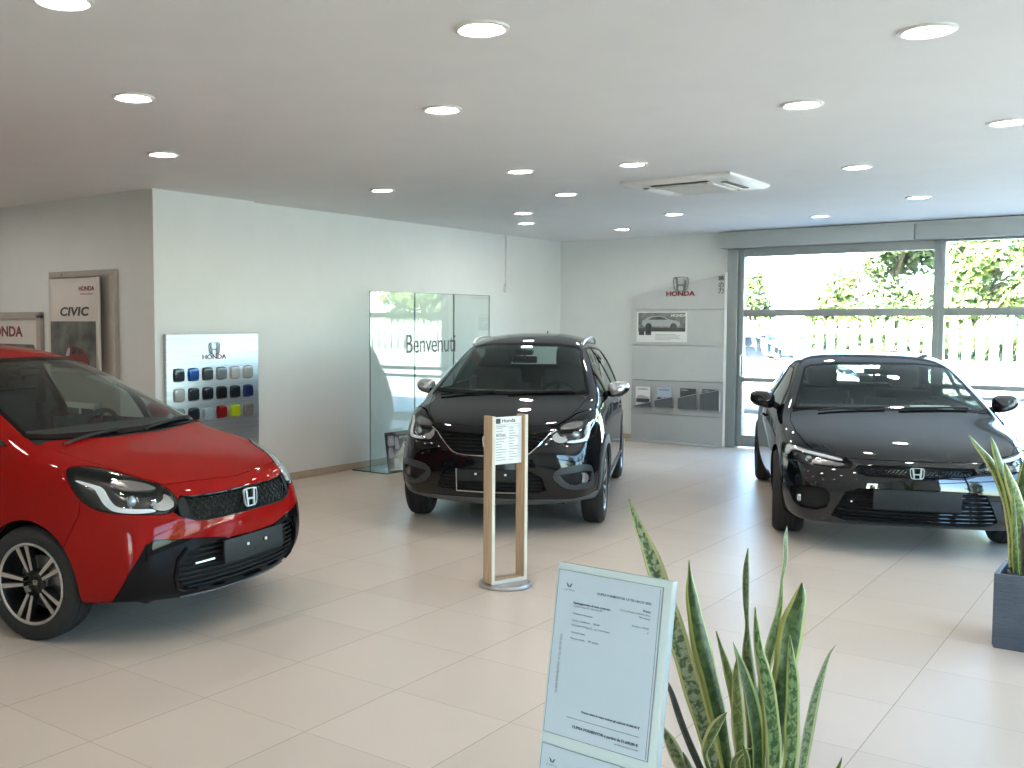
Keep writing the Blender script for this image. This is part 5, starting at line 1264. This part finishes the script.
for sheet, y0, lab in ((0, .0, 'upper printed car offer sheet in the acrylic information panel'), (1, .314, 'lower printed sheet in the acrylic information panel, cut by the picture edge')):
    s_ = bpy.data.objects.new('offer_sheet', None); COL.objects.link(s_); s_.location = base; tag(s_, lab, 'printed sheet', 'offer sheets in the information panel')
    MB().box((.1095, .159 + y0, -.0010), (.207, .2935, .002), IM).build('paper', M['sheet'], s_)
    q = MB()
    for c, d in (((.1095, .0125 + y0), (.207, .0009)), ((.1095, .3055 + y0), (.207, .0009)), ((.0064, .159 + y0), (.0009, .2935)), ((.2127, .159 + y0), (.0012, .2935)), ((.2085, .159 + y0), (.0008, .287))): q.box((c[0], c[1], .0002), (d[0], d[1], .0008), IM)
    q.box((.1218, .2697 + y0, .0003), (.142, .0010, .0006), IM); q.build('rule_lines', M['text_grey'], s_)
    q = MB()
    for sx in (-1, 1): q.prism([(0, -.0045), (sx * .0025, .0005), (sx * .0062, .0035), (sx * .0045, -.0012), (sx * .0022, -.0048)][::sx], .0004, T_(.031, .0372 + y0))
    q.build('sheet_emblem', M['text_blue'], s_)
    D = dict(extr=.0002)
    lettering('small_lettering', [('CUPRA', T_(.031, .0468 + y0), dict(size=.0042, align='CENTER', spacing=1.6, sx=1.2, **D)),
        ('Cerchi in lega 18" e fari full LED', T_(.043, .0730 + y0), dict(size=.0046, **D)), ('Consumi ed emissioni', T_(.043, .0865 + y0), dict(size=.0046, **D)), ('Vernice metallizzata     550,00', T_(.043, .0985 + y0), dict(size=.0046, **D)),
        ('Pack Safe & Driving XL, con Travel Assist', T_(.043, .1070 + y0), dict(size=.0046, **D)), ('Optional inclusi', T_(.043, .1200 + y0), dict(size=.0046, **D)), ('Messa su strada      IPT esclusa', T_(.043, .1305 + y0), dict(size=.0046, **D)),
        ('Prezzo di listino chiavi in mano', T_(.1943, .0640 + y0), dict(size=.0046, align='RIGHT', **D)), ('IVA inclusa', T_(.1943, .0700 + y0), dict(size=.0046, align='RIGHT', **D)), ('Anticipo 6.900,00', T_(.1943, .0865 + y0), dict(size=.0046, align='RIGHT', **D)), ('€', T_(.1943, .094 + y0), dict(size=.0046, align='RIGHT', **D)),
        ('con finanziamento 36 mesi', T_(.1943, .2917 + y0), dict(size=.0042, align='RIGHT', **D)), ('CUPRA FORMENTOR 1.5 TSI 150 CV 2023', T_(.0246, .18 + y0, math.pi / 2), dict(size=.0058, align='CENTER', **D))], M['text_grey'], s_)
    lettering('bold_lettering', [('CUPRA FORMENTOR 1.5 TSI 150 CV 2023', T_(.1943, .0440 + y0), dict(size=.0058, align='RIGHT', bold=.00004, **D)), ('Equipaggiamento di serie compreso', T_(.043, .0675 + y0), dict(size=.0052, bold=.00012, **D)), ('Prezzo', T_(.1943, .0578 + y0), dict(size=.0052, align='RIGHT', bold=.00012, **D)),
        ('Prezzo chiavi in mano incluso gli optional 35.800,00 €', T_(.1935, .2545 + y0), dict(size=.0052, align='RIGHT', bold=.00012, **D)), ('CUPRA FORMENTOR a partire da 31.600,00 €', T_(.1935, .2838 + y0), dict(size=.0066, align='RIGHT', bold=.0002, **D))], M['text_blue'], s_)

# ---------------------------------------------------------------- planters and snake plants
def planter(loc, w, h, label):
    t = thing('planter', loc, label, 'planter')
    mb = MB(); o, i_ = w / 2, w / 2 - .022
    P = [[(a * s, b * s, z) for a, b in ((-1, -1), (1, -1), (1, 1), (-1, 1), (-1, -1))] for s, z in ((o * .96, 0), (o, .02), (o, h), (i_, h), (i_, h - .10))]
    mb.grid(P, False); mb.add([(-o * .96, -o * .96, 0), (o * .96, -o * .96, 0), (o * .96, o * .96, 0), (-o * .96, o * .96, 0)], [(0, 1, 2, 3)]); mb.build('box', M['box'], t)
    p = MB(); p.lathe([(i_ * .93, h - .10), (i_ * .95, h - .012), (i_ * .90, h - .006), (i_ * .86, h - .04)], 32, axis='z', closed=False); p.build('inner_pot', M['pot'], t)
    s_ = MB(); s_.box((0, 0, h - .075), (i_ * 2, i_ * 2, .05)); s_.build('soil', M['soil'], t)
    return t
def spline(P, n):
    P = np.array(P, float); P = np.vstack([2 * P[0] - P[1], P, 2 * P[-1] - P[-2]]); out = []
    for k in range(1, len(P) - 2):
        for t in np.linspace(0, 1, n, endpoint=False):
            a, b, c, d = P[k - 1], P[k], P[k + 1], P[k + 2]
            out.append(.5 * (2 * b + (c - a) * t + (2 * a - 5 * b + 4 * c - d) * t * t + (3 * b - a - 3 * c + d) * t ** 3))
    out.append(P[-2]); return np.array(out)
def snake_leaf(parent, base, kind, pts, yaw, cup):
    C = spline(pts, 6); C = C[::-1]; n = len(C); V = []; F = []; UV = []; L = 0
    r0 = Vector((math.cos(yaw), math.sin(yaw), 0)); m = 7; ring = 2 * m - 2
    for i in range(n):
        p = Vector(C[i][:3]); a = Vector(C[max(0, i - 1)][:3]); b = Vector(C[min(n - 1, i + 1)][:3]); t = (b - a).normalized()
        if i: L += (p - Vector(C[i - 1][:3])).length
        tw = (i / n - .5) * .5 * cup[1]; r = Matrix.Rotation(tw, 3, 'Z') @ r0; r = (r - t * r.dot(t)).normalized(); nrm = r.cross(t).normalized(); w = max(.0007, C[i][3])
        wav = 1 + .05 * math.sin(L * 40 + yaw * 7)
        for k in range(ring):
            j = k if k < m else ring - k; s = -1 + 2 * j / (m - 1); th = .0022 * (1 - .75 * abs(s)) * (1 if k < m else -1) * min(1, w / .008)
            if j in (0, m - 1): th = 0
            V.append(p + r * (s * w * wav) - nrm * (cup[0] * w * (s * s - .5)) + nrm * th - base); UV.append(((s + 1) / 2, L))
    for i in range(n - 1):
        for k in range(ring): F.append((i * ring + k, i * ring + (k + 1) % ring, (i + 1) * ring + (k + 1) % ring, (i + 1) * ring + k))
    F.append(tuple(range(ring))[::-1]); F.append(tuple((n - 1) * ring + k for k in range(ring)))
    me = make_mesh('leaf', V, F, LEAF[kind]); uv = me.uv_layers.new(name='UVMap')
    for lo in me.loops: uv.data[lo.index].uv = UV[lo.vertex_index]
    link('leaf', me, parent)
planter((-.84, 2.44, 0), .36, .40, 'blue grey planter box under the front snake plant, below the picture')
sp_ = thing('snake_plant', (-.84, 2.44, .36), 'large snake plant with tall yellow edged leaves in the foreground', 'plant')
for k, (kd, pts) in enumerate(LEAVES_FRONT):
    pts = list(pts); e = pts[-1]; e2 = pts[-2]
    q = (-.84 + (e[0] + .84) * .35, 2.44 + (e[1] - 2.44) * .4, .363, e[3] * .7); 
    if e[2] > .40: pts.append(q)
    snake_leaf(sp_, Vector((-.84, 2.44, .36)), kd, pts, math.radians(37.94) + (.5 * math.sin(k * 2.3)), (.35 * (1 if k % 3 else -1), (1, -1, .4)[k % 3]))
planter((-.575, 6.04, 0), .39, .385, 'blue grey square planter box standing on the floor at the right')
sp2 = thing('snake_plant', (-.575, 6.04, .345), 'snake plant growing in the blue grey planter at the right edge', 'plant')
for k, (kd, pts) in enumerate(LEAVES_SIDE):
    pts = list(pts); e = pts[-1]; pts.append((-.575 + (e[0] + .575) * .55, 6.04 + (e[1] - 6.04) * .5, .362, e[3] * .8))
    snake_leaf(sp2, Vector((-.575, 6.04, .345)), kd, pts, math.radians(37.94) + (.4 * math.sin(k * 1.7)), (.35, (1, -1)[k % 2]))
# ================================================================= outside
struct(slab('ground', (0, 20, -.16), (140, 120, .1), M['asphalt']))
YW = 26.0
t = thing('picket_fence', (0, YW, 0), 'white concrete picket fence on a low wall across the street', 'fence')
MB().box((0, 0, .33), (64, .22, .66)).build('low_wall', M['fence'], t)
for z in (1.46, .74): MB().box((0, .03, z), (64, .07, .10)).build('rail', M['fence'], t)
k0 = 0; pk = MB()
xs = np.arange(-16, 26, .27)
near = [x for x in xs if -8.5 < x < 13]
slat = MB(); slat.prism(roundpoly([(-.082, .60), (.082, .60), (.082, 1.66), (.05, 1.72), (-.05, 1.72), (-.082, 1.66)], .2, 2), .05, frame_mtx((0, -.01, 0), (1, 0, 0), (0, 0, 1))); sm_ = slat.mesh('picket', M['fence'])
for x in near:
    o = link('picket', sm_, t); o.location = (x, 0, 0)
far = MB()
for x in xs:
    if not -8.5 < x < 13: far.add([(v.co.x + x, v.co.y, v.co.z) for v in sm_.vertices], [tuple(p.vertices) for p in sm_.polygons])
o = far.build('far_pickets', M['fence'], t); o['kind'] = 'stuff'

def tree(x, y, h, r, col, seed, label, dens=2600, low=.9):
    R_ = random.Random(seed); t = thing('tree', (x, y, 0), label, 'tree', 'trees beyond the fence')
    tr = MB(); tr.tube([(0, 0, -.1), (.05, 0, h * .3), (-.05, .05, h * .6), (0, 0, h * .85)], [.16, .13, .09, .03], 8)
    for k in range(7):
        a = R_.uniform(0, 6.28); z = h * R_.uniform(.3, .7); tr.tube([(0, 0, z), (r * .35 * math.cos(a), r * .35 * math.sin(a), z + .5), (r * .7 * math.cos(a), r * .7 * math.sin(a), z + .9)], [.06, .04, .015], 6)
    tr.build('trunk', M['bark'], t)
    V = []; F = []; mi = []; cl = []
    for _ in range(44):
        a = R_.uniform(0, 6.28); z = R_.uniform(low, h); k = math.sin(math.pi * min(1, max(.12, (z - low) / (h - low) * .85 + .12))) ** .6
        q = r * k * R_.uniform(.2, .95); cl.append((q * math.cos(a), q * math.sin(a), z, r * R_.uniform(.24, .40)))
    for k in range(int(dens * 2.2)):
        cx, cy, cz, cr = R_.choice(cl); d = Vector((R_.gauss(0, 1), R_.gauss(0, 1), R_.gauss(0, 1))).normalized() * cr * R_.uniform(.35, 1.0)
        p = Vector((cx, cy, cz)) + d; n = (d.normalized() + Vector((R_.uniform(-.7, .7), R_.uniform(-.7, .7), R_.uniform(-.4, .9)))).normalized()
        u = n.orthogonal().normalized(); u = Matrix.Rotation(R_.uniform(0, 6.28), 3, n) @ u; v = n.cross(u); s = R_.uniform(.07, .15); b = len(V)
        V += [p - u * s, p + v * s * .5 + n * s * .15, p + u * s, p - v * s * .5 + n * s * .15]; F.append((b, b + 1, b + 2, b + 3)); mi.append(R_.choice((0, 0, 1, 2)))
    link('crown', make_mesh('crown', V, F, [M[c] for c in col], None, mi, False), t)
for nm, c in (('lf_dark', (.018, .036, .012)), ('lf_mid', (.055, .095, .028)), ('lf_lite', (.105, .16, .042)), ('lf_yel', (.18, .215, .05)), ('lf_blue', (.05, .08, .045))):
    M[nm] = mat(nm.replace('lf_', 'leaves_'), c, .5)
G1 = ('lf_mid', 'lf_lite', 'lf_blue'); G2 = ('lf_lite', 'lf_yel', 'lf_mid'); G3 = ('lf_dark', 'lf_mid', 'lf_blue')
tree(-10.5, 30.1, 3.0, .75, G1, 1, 'small green tree at the left of the window, beyond the fence', 1500, .4)
tree(-7.85, 30.0, 2.9, .95, G2, 3, 'low yellow green bush tree left of the tall tree beyond the fence', 2100, .4)
tree(-7.5, 34.6, 5.6, 1.75, G1, 2, 'tall green tree in the middle of the window, left of the mullion', 5600, .6)
tree(-4.42, 30.0, 4.8, 1.5, G2, 5, 'bright yellow green tree right of the window mullion', 5000, .4)
tree(-2.75, 34.6, 5.8, 1.8, G2, 6, 'bright green tree behind the yellow green one, at the right edge of the window', 5000, .4)
tree(.7, 30.1, 4.6, 1.7, G1, 7, 'green tree beyond the fence, outside the picture to the right', 3000, .5)
tree(3.9, 34.6, 5.4, 1.9, G2, 8, 'pale green tree in the far row beyond the fence, outside the picture', 3400, .5)
tree(6.8, 30.2, 5.0, 1.9, G1, 9, 'leafy tree beyond the fence, seen only as a reflection in the glass display', 4000, .5)
tree(11.6, 34.4, 5.6, 2.0, G2, 10, 'leafy tree beyond the fence, farthest to the right', 4000, .5)
for k in range(4): tree(11.0 + (k % 2) * 1.2, 2.0 + 5.4 * k, 4.4, 1.8, (G1, G2, G3)[k % 3], 20 + k, 'tree along the side street, outside the picture to the right, number of row from the front', 2000)
for o in list(COL.objects):
    if o.name.startswith('tree') and 'number of row' in o.get('label', ''):
        o['label'] = 'leafy tree along the side street to the right, outside the picture'; o['group'] = 'trees along the side street'
# hedge under the trees
hv = []; hf = []; hm = []
for k in range(20000):
    p = Vector((rnd.uniform(-16, 20), 27.2 + rnd.uniform(-.5, .5), rnd.uniform(.0, 1.35) ** 1.0)); n = Vector((rnd.uniform(-1, 1), -1 + rnd.uniform(-.5, .8), rnd.uniform(-.6, 1))).normalized()
    u = n.orthogonal().normalized(); v = n.cross(u); s = rnd.uniform(.06, .12); b = len(hv); hv += [p - u * s, p + v * s * .6, p + u * s, p - v * s * .6]; hf.append((b, b + 1, b + 2, b + 3)); hm.append(rnd.choice((0, 0, 0, 1)))
o = link('hedge_leaves', make_mesh('hedge_leaves', hv, hf, [M['lf_dark'], M['lf_mid'], M['lf_lite']], None, hm, False)); tag(o, 'loose green hedge growing right behind the white picket fence', 'hedge', kind='stuff')
# house far behind
t = thing('house', (-17.2, 52, 0), 'pale house far behind the fence with blue shutters', 'house')
MB().box((0, 0, 1.9), (9, 7, 3.8)).build('wall', M['render'], t)
MB().add([(-4.8, -3.8, 3.8), (4.8, -3.8, 3.8), (4.8, 3.8, 3.8), (-4.8, 3.8, 3.8), (-4.8, 0, 4.7), (4.8, 0, 4.7)], [(0, 1, 5, 4), (2, 3, 4, 5), (0, 4, 3), (1, 2, 5), (0, 3, 2, 1)]).build('roof', M['render'], t)
for x in (-2.8, -1.3, .2, 1.7, 3.2): MB().box((x, -3.53, 2.65), (.7, .08, 1.0)).build('shutter', M['shutter'], t)

# ================================================================= cars
M['white'] = paint('white_paint', (.78, .79, .80), .0, .01)
r = jazz('car', 'red'); r.location = (-4.885, 3.69, 0); r.rotation_euler = (0, 0, .166); tag(r, 'red hatchback with a black mesh grille, nearest at the left', 'car', 'cars in the showroom')
r = jazz('car', 'cross'); r.location = (-4.611, 7.285, 0); r.rotation_euler = (0, 0, -1.172); tag(r, 'black crossover hatchback with roof rails and silver mirrors behind the price stand', 'car', 'cars in the showroom')
r = civic('car'); r.location = (-1.813, 8.476, 0); r.rotation_euler = (0, 0, -1.196); tag(r, 'black low saloon parked in front of the large windows', 'car', 'cars in the showroom')
r = jazz('car', 'white'); r.location = (-5.55, 19.9, 0); tag(r, 'white car parked outside beyond the left window pane', 'car')

# ================================================================= camera, light
cam = bpy.data.cameras.new('camera'); co = bpy.data.objects.new('camera', cam); COL.objects.link(co); S.camera = co
co.location = (0, 0, 1.66); co.rotation_euler = (math.radians(90 - 3.463), 0, math.radians(37.94)); cam.sensor_width = 36; cam.lens = 1010 * 36 / 1024; cam.shift_x = (512 - 408.5) / 1024; cam.clip_end = 300
w = bpy.data.worlds.new('sky'); S.world = w; w.use_nodes = True; nt = w.node_tree
sk = nt.nodes.new('ShaderNodeTexSky'); sk.sky_type = 'NISHITA'; sk.sun_disc = True; sk.sun_elevation = math.radians(38); sk.sun_rotation = math.radians(188); sk.sun_size = math.radians(.6)
sk.air_density = 1.0; sk.dust_density = 1.0; sk.ozone_density = 1.6; sk.sun_intensity = .5
nt.links.new(sk.outputs[0], nt.nodes['Background'].inputs[0]); nt.nodes['Background'].inputs[1].default_value = 3.05
def portal(loc, rot, sx, sy):
    l = bpy.data.lights.new('daylight', 'AREA'); l.shape = 'RECTANGLE'; l.size = sx; l.size_y = sy; l.cycles.is_portal = True
    o = bpy.data.objects.new('daylight', l); o.location = loc; o.rotation_euler = rot; COL.objects.link(o)
portal(((XR - 4.8) / 2, YB + .2, 1.35), (math.radians(-90), 0, 0), XR + 4.8, 2.6)
portal((.1, YF - .25, 1.2), (math.radians(90), 0, 0), 1.6, 2.3)
portal((XR + .25, 7.98, 1.5), (0, math.radians(90), 0), 2.2, 9.84)
S.view_settings.view_transform = 'Standard'; S.view_settings.look = 'None'; S.view_settings.gamma = 1; S.view_settings.use_curve_mapping = False; S.view_settings.exposure = EXPOSURE
c = S.cycles; c.use_denoising = True; c.denoiser = 'OPENIMAGEDENOISE'; c.max_bounces = 12; c.diffuse_bounces = 5; c.glossy_bounces = 5; c.transmission_bounces = 8; c.transparent_max_bounces = 24
c.caustics_reflective = False; c.caustics_refractive = False; c.sample_clamp_indirect = 8
